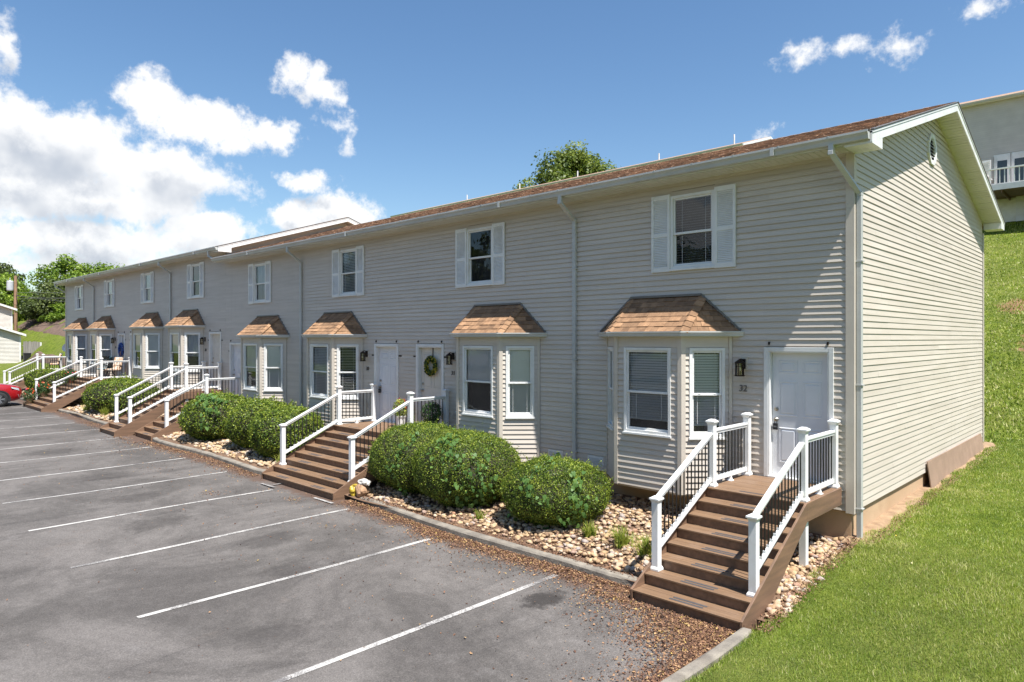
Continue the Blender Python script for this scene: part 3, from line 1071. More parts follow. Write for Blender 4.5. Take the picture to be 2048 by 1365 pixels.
def shingle_face(fr2, polyw, length, expo, tabw, single_list, n0=.012, t_end=None):
    """tabs on a roof face. fr2: s along eave, n out of the face, z up the slope; polyw(t) -> (s0, s1)"""
    t, k = 0.0, 0
    while t < length - .01:
        t1 = min(t + expo, length)
        a0, b0 = polyw(t)
        a1, b1 = polyw(t1)
        s = min(a0, a1) - random.uniform(0, tabw)
        while s < max(b0, b1):
            w = tabw * random.uniform(.55, 1.35)
            e0, e1 = max(s, a0), min(s + w - .004, b0)
            f0, f1 = max(s, a1), min(s + w - .004, b1)
            if e1 > e0 + .004 or f1 > f0 + .004:
                e1, f1 = max(e1, e0), max(f1, f0)
                if s + w < a0: e0 = e1 = a0
                lift = random.choice((0, 0, .008)) + n0
                single_list.append((fr2, e0, e1, f0, f1, t - (.012 if k else .02), t1 + .004, lift))
            s += w
        t, k = t1, k + 1


def tab_geo(mb, tb):
    fr, e0, e1, f0, f1, t0, t1, lift = tb
    mb.fr = fr
    mb.tint = min(1, max(0, random.gauss(.5, .21)))
    mb.hexa([(e0, 0, t0), (e1, 0, t0), (e1, lift, t0), (e0, lift, t0), (f0, 0, t1), (f1, 0, t1), (f1, .003, t1), (f0, .003, t1)])


def ogee(d=.115, h=.115):
    """gutter profile, out (n) against up (z); back at 0"""
    return [(0, 0), (0, -h), (d * .62, -h), (d * .66, -h * .92), (d * .74, -h * .55), (d * .93, -h * .30), (d, -h * .26), (d, 0), (d - .012, .003), (d - .014, -h * .2), (.01, -h * .2), (.01, 0)]


def bay(cx, dz, flip, parent, specs, single):
    """three-sided bay window with its own hipped shingle roof. specs: blinds for left, front and right windows"""
    yb, hw, ww = YW - .62, .69, 1.31
    z0, zt = -2.69 + dz, .035 + dz
    core = MB()
    plan = lambda o: [(cx - ww + .0, YW + .02), (cx - hw + o * .4, yb + .03 + o), (cx + hw - o * .4, yb + .03 + o), (cx + ww, YW + .02)]
    core.prism([(x, y) for x, y in plan(0)], z0 - .045, z0 - .012, 'z')
    core.prism([(x, y) for x, y in plan(0)], zt - .02, zt + .01, 'z')
    b = core.build('bay_window', M_TRIM, parent)
    L = math.hypot(ww - hw, .62)
    frF = Frame((cx, yb, 0), (1, 0, 0), (0, -1, 0))
    frR = Frame((cx + hw, yb, 0), (ww - hw, .62, 0), (.62, -(ww - hw), 0))
    frL = Frame((cx - ww, YW, 0), (ww - hw, -.62, 0), (-.62, -(ww - hw), 0))
    wz0, wz1 = -1.72 + dz, -.16 + dz
    boards = []
    for fr, a, bb, wc, wid in ((frF, -hw, hw, 0, .98), (frR, 0, L, L * .5, .62), (frL, 0, L, L * .5, .62)):
        n = int((zt - .10 - z0) / EXPO)
        boards += clap_boards(fr, z0, n, lambda z: (a, bb), [(wc - wid / 2 + .01, wc + wid / 2 - .01, wz0 - .01, wz1 - .006)], 9)
    lay_boards(boards, b, M_SIDING, single)
    hd = MB()
    top = z0 + int((zt - .10 - z0) / EXPO) * EXPO
    for fr, a, bb in ((frF, -hw, hw), (frR, 0, L), (frL, 0, L)):
        hd.fr = fr
        hd.box(a, bb, -.02, .012, top, zt)
    hd.build('header_panel', M_SIDING, b)
    for fr, a in ((frF, -hw), (frF, hw), (frL, 0.03), (frR, L - .03)):
        ct = MB(fr)
        if fr is frF:
            sg = 1 if a > 0 else -1
            ct.prism([(a + sg * .014, .034), (a - sg * .062, .034), (a - sg * .062, -.005), (a - sg * .01, -.02), (a + sg * .04, -.050), (a + sg * .066, -.020)], z0 - .012, zt, 'z')
        else:
            ct.box(a - .03, a + .02, .0, .036, z0 - .012, zt)
        ct.build('corner_trim', M_TRIM, b)
    for fr, wc, wid, sp in ((frL, L * .5, .62, specs[0]), (frF, 0, .98, specs[1]), (frR, L * .5, .62, specs[2])):
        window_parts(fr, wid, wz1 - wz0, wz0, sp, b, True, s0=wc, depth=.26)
    # roof: eave outline and ridge on the wall
    ez, rz = .125 + dz, .775 + dz
    eo, ew, et = .115, ww + .175, hw + .055
    E = [Vector((cx - ew, YW, ez)), Vector((cx - et, yb - eo, ez)), Vector((cx + et, yb - eo, ez)), Vector((cx + ew, YW, ez))]
    T = [Vector((cx - .72, YW, rz)), Vector((cx + .72, YW, rz))]
    rf = MB()
    rf.poly([E[1], E[2], T[1], T[0]])
    rf.poly([E[0], E[1], T[0]])
    rf.poly([E[2], E[3], T[1]])
    rf.poly([E[0], E[3], E[2], E[1]])
    rf.build('bay_roof', M_ROOFMETAL, b)
    tabs = []
    for (A, B, P, Q) in ((E[1], E[2], T[0], T[1]), (E[0], E[1], T[0], None), (E[2], E[3], T[1], None)):
        s = (B - A).normalized()
        n = s.cross(P - A).normalized()
        if n.z < 0:
            n = -n
        z = n.cross(s).normalized()
        if z.z < 0:
            z = -z
        fr = Frame(A, s, n, z)
        w = (B - A).length
        ht = (P - A).dot(z)
        pl = (P - A).dot(s)
        pr = (Q - A).dot(s) if Q is not None else pl
        shingle_face(fr, (lambda t, w=w, ht=ht, pl=pl, pr=pr: (pl * t / ht, w + (pr - w) * t / ht)), ht, ht / 7, .185, tabs)
    caps = []
    for A, P in ((E[1], T[0]), (E[2], T[1])):
        d = (P - A)
        ln = d.length
        d.normalize()
        side = d.cross(Vector((0, 0, 1))).normalized()
        up = side.cross(d).normalized()
        for k in range(7):
            t0, t1 = k * ln / 7 - .01, (k + 1) * ln / 7 + .03
            c0, c1 = A + d * t0 + up * .034, A + d * t1 + up * .018
            caps.append((c0, c1, side, up))
    mbs = [] if single else [MB()]
    tabs.sort(key=lambda q: q[5])
    for tb in tabs:
        m = MB() if single else mbs[0]
        tab_geo(m, tb)
        if single:
            m.build('shingle', M_SHINGLE, b)
    for c0, c1, side, up in caps:
        m = MB() if single else mbs[0]
        m.tint = min(1, max(0, random.gauss(.55, .2)))
        m.fr = XYZ
        wd, dr = .125, .052
        q = [c0 - side * wd - up * dr, c0, c0 + side * wd - up * dr, c1 - side * wd - up * dr, c1, c1 + side * wd - up * dr]
        i = len(m.v)
        m.v += [Vector(x) for x in q] + [x - up * .012 for x in q[:3]]
        m.face((i, i + 1, i + 4, i + 3)); m.face((i + 1, i + 2, i + 5, i + 4))
        m.face((i, i + 6, i + 7, i + 1)); m.face((i + 1, i + 7, i + 8, i + 2))
        if single:
            m.build('shingle', M_SHINGLE, b)
    if not single:
        mbs[0].build('shingles', M_SHINGLE, b, kind='stuff')
    # flashing where the roof meets the wall
    fl = MB()
    fl.bar(E[0] + Vector((0, -.020, .022)), T[0] + Vector((-.02, -.020, .022)), .04, .03)
    fl.bar(E[3] + Vector((0, -.020, .022)), T[1] + Vector((.02, -.020, .022)), .04, .03)
    fl.bar(T[0] + Vector((-.03, -.028, .02)), T[1] + Vector((.03, -.028, .02)), .05, .04)
    fl.build('flashing', M_ROOFMETAL, b)
    # soffit plate and gutters
    sf = MB()
    sf.prism([(cx - ew + .02, YW), (cx - et + .02, yb - eo + .03), (cx + et - .02, yb - eo + .03), (cx + ew - .02, YW)], .03 + dz, .05 + dz, 'z')
    sf.build('bay_soffit', M_SOFFIT, b)
    gz = ez + .005
    segs = [(E[0], E[1]), (E[1], E[2]), (E[2], E[3])]
    for A, B in segs:
        s = (B - A).normalized()
        n = Vector((s.y, -s.x, 0))
        g = MB(Frame(Vector((A.x, A.y, gz)), s, n))
        ln = (B - A).length
        prof = [(-.03, -.02)] + ogee(.068, .085)[1:8] + [(.056, .0), (.054, -.03), (-.03, -.03)]
        e = .04
        g.prism(prof, -.02 if A is E[0] else -e * .55, ln + (.02 if B is E[3] else e * .55))
        g.build('gutter', M_GUTTER, b)
    return b


def downspout(path, parent, w=.085, d=.06):
    mb = MB()
    for p, q in zip(path[:-1], path[1:]):
        mb.bar(p, q, w, d, up=(0, -1, 0))
    # elbow collars and straps
    for p in path[1:-1]:
        mb.box(p[0] - w * .53, p[0] + w * .53, p[1] - d * .62, p[1] + d * .62, p[2] - .035, p[2] + .035)
    o = mb.build('downspout', M_GUTTER, parent, bevel=.008)
    st = MB()
    x, y, z = path[-1]
    for zz in np.arange(z + .5, path[-2][2] - .3, 1.9):
        st.box(x - w * .75, x + w * .75, y - d * .6, y + d * .6, zz, zz + .02)
    st.build('strap', M_GUTTER, o)
    return o


def roof_z(y, dz):
    return 3.035 + dz + (EAVE_Y + .02 - y) * -PITCH if y < RIDGE_Y else 3.035 + dz + (RIDGE_Y * 2 - y - EAVE_Y - .02) * PITCH


def row_half(near):
    dz = 0 if near else RAISE
    x1 = XC if near else -25.8
    x0 = -25.8 if near else -48.35
    root = thing('townhouse_row',
                 'near half of the beige townhouse row with the sunlit gable end and lower roof' if near else
                 'far half of the beige townhouse row, stepped up higher beyond the white roof trim', 'townhouse row',
                 ((x0 + x1) / 2, YW + 1, -3.1 + dz), 'joined halves of the townhouse row')
    FR = Frame((0, YW, 0), (1, 0, 0), (0, -1, 0))
    zb, zs = -2.66 + dz, 2.87 + dz
    pairs = [-8.99, -20.2] if near else [-31.4, -42.6]
    units = []
    for b in pairs:
        units += [(b + 2.79, b + 2.23, b + 4.68, 1), (b - 2.79, b - 2.21, b - 4.65, -1)]      # window x, bay x, door x, side
    holes = []
    for wx, bx, dx, sd in units:
        holes += [(wx - .43, wx + .43, 1.27 + dz, 2.63 + dz), (bx - 1.27, bx + 1.27, zb, .03 + dz), (bx - .70, bx + .70, .0 + dz, .70 + dz),
                  (dx - .53, dx + .53, -2.32 + dz, -.145 + dz)]
    n = int(round((zs - zb) / EXPO))
    xa = x0 + (.0 if near else .06)
    xb = x1 - (.06 if near else 0)
    boards = clap_boards(FR, zb, n, lambda z: (xa, xb), holes)
    depth = 10.25
    if near:
        FG = Frame((XC, YW, 0), (0, 1, 0), (1, 0, 0))
        top = roof_z(RIDGE_Y, 0) - .15

        def gspan(z):
            lo = max(.06, EAVE_Y + .02 + (z + .16 - 3.035) / PITCH - YW)
            return (lo, 2 * (RIDGE_Y - YW) - lo)
        FG.gable = gspan
        vent = [(RIDGE_Y - YW - .50, RIDGE_Y - YW - .10, 3.62, 4.10)]
        gb = clap_boards(FG, zb, int((top - zb) / EXPO) + 1, gspan, vent, 4.2)
        boards += gb
    lay_boards(boards, root, M_SIDING, 240 if near else 60)
    # other walls and foundation
    wl = MB()
    wl.box(x0 + .02, x1 - .02, YW + depth - .02, YW + depth, zb, zs + .1)
    if not near:
        wl.box(x0, x0 + .03, YW, YW + depth, zb, zs)
        wl.prism([(YW + .3, zs), (YW + depth - .3, zs), (RIDGE_Y, roof_z(RIDGE_Y, dz) - .15)], x0, x0 + .03, 's')
        # strip of end wall that shows above the lower roof
        wl.prism([(YW + .02, zs - .5), (YW + depth - .02, zs - .5), (YW + depth - .02, roof_z(YW, dz) - .11), (RIDGE_Y, roof_z(RIDGE_Y, dz) - .12), (YW + .02, roof_z(YW, dz) - .11)], x1 - .06, x1 - .02, 's')
    wl.build('wall', M_SIDING, root)
    fd = MB()
    fd.box(x0 + .03, x1 - .035, YW + .03, YW + depth - .03, -4.2, zb - .004)
    fd.build('foundation', M_STUCCO, root)
    # corner trims
    for (cx, sg) in (((x1, 1),) if near else ((x0, -1),)):
        ct = MB()
        ct.box(min(cx - sg * .095, cx + sg * .030), max(cx - sg * .095, cx + sg * .030), YW - .034, YW - .001, zb - .03, zs)
        ct.box(min(cx, cx + sg * .030), max(cx, cx + sg * .030), YW - .001, YW + .085, zb - .03, zs - .12)
        ct.build('corner_trim', M_TRIM, root)
        ct = MB()
        ct.box(min(cx, cx + sg * .030), max(cx, cx + sg * .030), YW + depth - .09, YW + depth + .02, zb - .03, zs - .12)
        ct.build('corner_trim', M_TRIM, root)
    fz = MB(FR)
    fz.box(x0 + .05, x1 - .10, .001, .030, zs - .055, zs)
    fz.build('frieze_trim', M_TRIM, root)
    # roof
    ov = .385
    rx0, rx1 = x0 - (.0 if near else ov), x1 + ov
    rt = MB()
    ez, ry = roof_z(EAVE_Y, dz), roof_z(RIDGE_Y, dz)
    by = 2 * RIDGE_Y - EAVE_Y
    rt.prism([(EAVE_Y, ez), (RIDGE_Y, ry), (by, ez), (by, ez - .10), (RIDGE_Y, ry - .10), (EAVE_Y, ez - .10)], rx0, rx1, 's')
    roof = rt.build('roof', M_SHINGLE_M, root)
    tabs = []
    sl = Vector((0, RIDGE_Y - EAVE_Y, ry - ez))
    nrm = Vector((0, -sl.z, sl.y)).normalized()
    fr = Frame((rx0, EAVE_Y, ez + .002), (1, 0, 0), nrm, sl)
    shingle_face(fr, lambda t: (0, rx1 - rx0), sl.length, .142, .22, tabs, n0=.014)
    m = MB()
    for tb in tabs:
        tab_geo(m, tb)
    k = rx0
    while k < rx1 - .05:
        e = min(k + .30, rx1)
        m.tint = min(1, max(0, random.gauss(.4, .2)))
        z = ry + .018
        m.fr = XYZ
        m.poly([(k, RIDGE_Y - .14, z - .036), (e, RIDGE_Y - .14, z - .044), (e, RIDGE_Y, z), (k, RIDGE_Y, z + .010)])
        m.poly([(k, RIDGE_Y, z + .010), (e, RIDGE_Y, z), (e, RIDGE_Y + .14, z - .044), (k, RIDGE_Y + .14, z - .036)])
        k = e - .02
    m.build('shingles', M_SHINGLE_M, roof, kind='stuff')
    de = MB()
    de.box(rx0, rx1, EAVE_Y - .035, EAVE_Y - .002, ez - .004, ez + .008)
    de.build('drip_edge', M_ROOFMETAL, roof)
    # fascia, gutter, soffit
    fa = MB()
    fa.box(rx0 + .02, rx1 - .02, EAVE_Y - .001, EAVE_Y + .02, zs + .0, ez - .012)
    fa.build('fascia', M_WHITE, root)
    gx0, gx1 = rx0, rx1 - .01
    g = MB(Frame((0, EAVE_Y - .002, ez - .012), (1, 0, 0), (0, -1, 0)))
    g.prism(ogee(.125, .125), gx0, gx1)
    gt = g.build('gutter', M_GUTTER, root)
    hg = MB(Frame((0, EAVE_Y - .002, ez - .012), (1, 0, 0), (0, -1, 0)))
    for q in np.arange(gx0 + .4, gx1, .75):
        hg.box(q - .012, q + .012, -.01, .128, -.004, .006)
    for q in np.arange(gx0 + 3, gx1, 6.1):
        hg.box(q - .03, q + .03, -.001, .1285, -.129, .004)
    hg.build('gutter_hanger', M_GUTTER, gt)
    sme = None
    pw = .305
    for q in np.arange(rx0 + .02, rx1 - pw, pw + .003):
        if sme is None:
            sp = MB()
            sp.box(0, pw, 0, YW - EAVE_Y - .01, 0, .012)
            for t in (.0, .1, .2):
                sp.box(t + .004, t + .094, 0.003, YW - EAVE_Y - .014, -.007, 0)
            sme = sp.mesh('soffit_panel')
        o = link('soffit_panel', sme, M_SOFFIT, root)
        o.location = Vector((q, EAVE_Y + .008, zs)) - wloc(root)
    # rakes on the gable end(s)
    for ex, sg in (((rx1, 1),) if near else ((rx1, 1), (rx0, -1))):
        wx = x1 if sg > 0 else x0
        for side in (0, 1):
            ya, yb_ = (EAVE_Y - .01, RIDGE_Y) if side == 0 else (2 * RIDGE_Y - EAVE_Y + .01, RIDGE_Y)
            za, zc = ez, ry
            rk = MB()
            for (t, h0, h1) in ((.022, -.175, -.018), (.032, -.045, -.012)):
                xa_, xb_ = (ex - .005 - (0 if t > .03 else 0), ex + t) if sg > 0 else (ex - t, ex + .005)
                rk.hexa([(xa_, ya, za + h0), (xb_, ya, za + h0), (xb_, yb_, zc + h0), (xa_, yb_, zc + h0),
                         (xa_, ya, za + h1), (xb_, ya, za + h1), (xb_, yb_, zc + h1), (xa_, yb_, zc + h1)])
            rk.build('rake_fascia', M_WHITE, root)
            rd = MB()
            xa_, xb_ = min(ex - .02 * sg, ex + .045 * sg), max(ex - .02 * sg, ex + .045 * sg)
            rd.hexa([(xa_, ya, za + .001), (xb_, ya, za + .001), (xb_, yb_, zc + .001), (xa_, yb_, zc + .001),
                     (xa_, ya, za + .016), (xb_, ya, za + .016), (xb_, yb_, zc + .016), (xa_, yb_, zc + .016)])
            rd.build('drip_edge', M_ROOFMETAL, roof)
            nP = 18
            for i in range(nP):
                f0, f1 = i / nP + .0006, (i + 1) / nP - .0006
                sfp = MB()
                a_, b_ = min(wx, ex), max(wx, ex)
                for j in range(3):
                    g0, g1 = f0 + (f1 - f0) * (j / 3 + .012), f0 + (f1 - f0) * ((j + 1) / 3 - .02)
                    Y0, Y1 = ya + (yb_ - ya) * g0, ya + (yb_ - ya) * g1
                    Z0, Z1 = za + (zc - za) * g0 - .163, za + (zc - za) * g1 - .163
                    sfp.hexa([(a_, Y0, Z0), (b_, Y0, Z0), (b_, Y1, Z1), (a_, Y1, Z1), (a_, Y0, Z0 + .014), (b_, Y0, Z0 + .014), (b_, Y1, Z1 + .014), (a_, Y1, Z1 + .014)])
                Y0, Y1 = ya + (yb_ - ya) * f0, ya + (yb_ - ya) * f1
                Z0, Z1 = za + (zc - za) * f0 - .150, za + (zc - za) * f1 - .150
                sfp.hexa([(a_, Y0, Z0), (b_, Y0, Z0), (b_, Y1, Z1), (a_, Y1, Z1), (a_, Y0, Z0 + .006), (b_, Y0, Z0 + .006), (b_, Y1, Z1 + .006), (a_, Y1, Z1 + .006)])
                sfp.build('soffit_panel', M_SOFFIT, root)
            # boxed return at the eave
            yo, yi = (EAVE_Y - .005, YW + .03) if side == 0 else (2 * RIDGE_Y - EAVE_Y + .005, YW + depth - .03)
            yo2, yi2 = min(yo, yi), max(yo, yi)
            inn = yi
            box = MB()
            zin = za + abs(yi - ya) * PITCH - .03
            a_, b_ = (wx + .024, ex + .0215) if sg > 0 else (ex - .0215, wx - .024)
            box.prism([(yo, zs - .03), (yi, zs - .03), (yi, zin - .14), (yo, za - .16)] if True else [], a_, b_, 's')
            box.build('eave_return', M_WHITE, root)
    # upper windows, shutters, bays, doors, lanterns, numbers
    up = {0: ('open', .98), 1: ('dark', 0), 2: ('wide', .98), 3: ('curtain', .98), 4: ('dark', 0), 5: ('mini', .98), 6: ('mini', .98), 7: ('curtain', .98)}
    bays = {0: (('mini', .98), ('wide', .84), ('wide', .86)), 1: (('mini', .9), ('mini', .52), ('mini', .98)), 2: (('mini', .98), ('wide', .98), ('open', .98)),
            3: (('mini', .98), ('mini', .6), ('mini', .98)), 4: (('curtain', .98), ('mini', .5), ('curtain', .62)), 5: (('mini', .9), ('mini', .52), ('mini', .98)),
            6: (('curtain', .9), ('mini', .5), ('curtain', .75)), 7: (('curtain', .98), ('mini', .5), ('curtain', .98))}
    nums = {0: '32', 1: '31', 2: '30', 3: '29', 4: '28', 5: '27', 6: '26', 7: '25'}
    for i, (wx, bx, dx, sd) in enumerate(units):
        u = i + (0 if near else 4)
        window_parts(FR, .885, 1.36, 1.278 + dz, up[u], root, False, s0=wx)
        shutter(FR, wx - .44 - .40, wx - .445, 1.245 + dz, 2.675 + dz, root)
        shutter(FR, wx + .445, wx + .44 + .40, 1.245 + dz, 2.675 + dz, root)
        bay(bx, dz, sd < 0, root, bays[u], u < 3)
        door(FR, dx, -2.27 + dz, root, M_DOOR_C if u in (1, 4) else M_DOOR_W, True, u in (0, 2))
        lx = dx - sd * .92
        lantern(FR, lx, -.43 + dz, root)
        house_number(FR, nums[u], lx + sd * .02 + (.0 if u else -.03), -.90 + dz, root)
        for q in (-.47, .47):
            hk = MB(FR)
            hk.box(dx + q - .012, dx + q + .012, .014, .045, -.10 + dz, -.05 + dz)
            hk.build('awning_hook', M_BRONZE, root)
        if u != 0:
            for q in (-.62, .62):
                hk = MB(FR)
                hk.box(dx + q - .06, dx + q + .06, .014, .026, -.48 + dz, -.445 + dz)
                hk.build('bracket', M_BRONZE, root)
        ob = MB(FR)
        ob.box(lx - .05, lx + .05, .012, .030, -1.98 + dz, -1.80 + dz)
        ob.box(lx - .028, lx + .028, .03, .042, -1.95 + dz, -1.84 + dz)
        ob.build('outlet_cover', M_TRIM, root, bevel=.004)
    for b in pairs:
        x = b + .1
        downspout([(x, EAVE_Y - .06, ez - .12), (x, EAVE_Y - .06, ez - .26), (x, YW - .055, ez - .58), (x, YW - .055, -2.85 + dz)], root)
        for q in (-.45, .62):
            v = MB(FR)
            vx = b + q
            v.box(vx - .20, vx + .20, .004, .024, -2.60 + dz, -2.38 + dz)
            fv = v.build('foundation_vent', M_WHITE, root, bevel=.003)
            s_ = MB(FR)
            for k in range(3):
                z = -2.565 + dz + k * .055
                s_.hexa([(vx - .165, .026, z), (vx + .165, .026, z), (vx + .165, .040, z - .012), (vx - .165, .040, z - .012),
                         (vx - .165, .026, z + .035), (vx + .165, .026, z + .035), (vx + .165, .030, z + .035), (vx - .165, .030, z + .035)])
            s_.build('vent_slats', M_GUTTER, fv, kind='stuff')
    if near:
        # downspout on the gable end
        downspout([(XC - .14, EAVE_Y - .06, ez - .12), (XC - .14, EAVE_Y - .06, ez - .25), (XC + .075, YW + .07, ez - .80), (XC + .075, YW + .07, -3.12)], root, .075, .085)
        # octagonal louvred vent
        cy, cz = RIDGE_Y - .30, 3.86
        FG = Frame((XC, cy, cz), (0, 1, 0), (1, 0, 0))
        ring = MB(FG)
        oc = lambda r: [(r * math.cos(R(22.5 + 45 * k)) * 1.0, r * math.sin(R(22.5 + 45 * k)) * 1.0) for k in range(8)]
        o1, o2 = oc(.335), oc(.245)
        for k in range(8):
            j = (k + 1) % 8
            ring.hexa([(o1[k][0], 0, o1[k][1]), (o1[j][0], 0, o1[j][1]), (o2[j][0], 0, o2[j][1]), (o2[k][0], 0, o2[k][1]),
                       (o1[k][0], .045, o1[k][1]), (o1[j][0], .045, o1[j][1]), (o2[j][0], .040, o2[j][1]), (o2[k][0], .040, o2[k][1])])
        gv = ring.build('gable_vent', M_WHITE, root, bevel=.003)
        bk = MB(FG)
        bk.poly([(a, -.05, b) for a, b in oc(.27)])
        bk.build('vent_backing', M_INSIDE, gv)
        lv = MB(FG)
        for k in range(7):
            z = -.21 + k * .066
            hwid = min(.235, .32 - abs(z + .02))
            lv.hexa([(-hwid, .005, z + .02), (hwid, .005, z + .02), (hwid, .036, z - .016), (-hwid, .036, z - .016),
                     (-hwid, .005, z + .028), (hwid, .005, z + .028), (hwid, .036, z - .008), (-hwid, .036, z - .008)])
        lv.build('louvres', M_WHITE, gv, kind='stuff')
        # board leaning against the foundation
        bd = MB()
        pts = [(XC + .11, 15.5, -3.02), (XC + .11, 20.9, -2.88), (XC + .035, 20.9, -2.42), (XC + .035, 15.5, -2.45)]
        q = [Vector(p) for p in pts]
        nn = (q[1] - q[0]).cross(q[3] - q[0]).normalized() * .02
        bd.hexa(q + [p + nn for p in q], raw=True)
        tag(bd.build('leaning_board', M_BOARD), 'long brown weathered board leaning against the foundation of the gable end', 'board')
    else:
        # elbow that empties onto the lower roof, dish at the far corner
        x = x1 - .35
        e = MB()
        e.bar((x, EAVE_Y - .06, ez - .12), (x, EAVE_Y - .06, ez - .30), .08, .06)
        e.bar((x, EAVE_Y - .06, ez - .30), (x + .22, EAVE_Y + .02, ez - .42), .08, .06)
        e.build('downspout', M_GUTTER, root, bevel=.006)
        e = MB()
        x = x0 - .12
        e.bar((x - .12, EAVE_Y - .06, ez - .12), (x - .12, EAVE_Y - .06, ez - .26), .08, .06)
        e.bar((x - .12, EAVE_Y - .06, ez - .26), (x + .08, YW + .1, ez - .7), .08, .06)
        e.bar((x + .08, YW + .1, ez - .7), (x + .08, YW + .1, -2.8), .08, .06)
        e.build('downspout', M_GUTTER, root, bevel=.006)
        e = MB()
        e.lathe([(0, 0), (.12, .015), (.22, .05), (.27, .09)], (x0 - .25, YW + .12, -.55), 16, (.6, -.7, .3))
        e.tube([(x0 - .25, YW + .12, -.55), (x0, YW + .2, -.65)], .02, 6)
        e.build('satellite_dish', M_WHITE, root, smooth=True)
    return root


row_half(True)
row_half(False)

# ------------------------------------------------------------------ porch stairs
RUN = .285


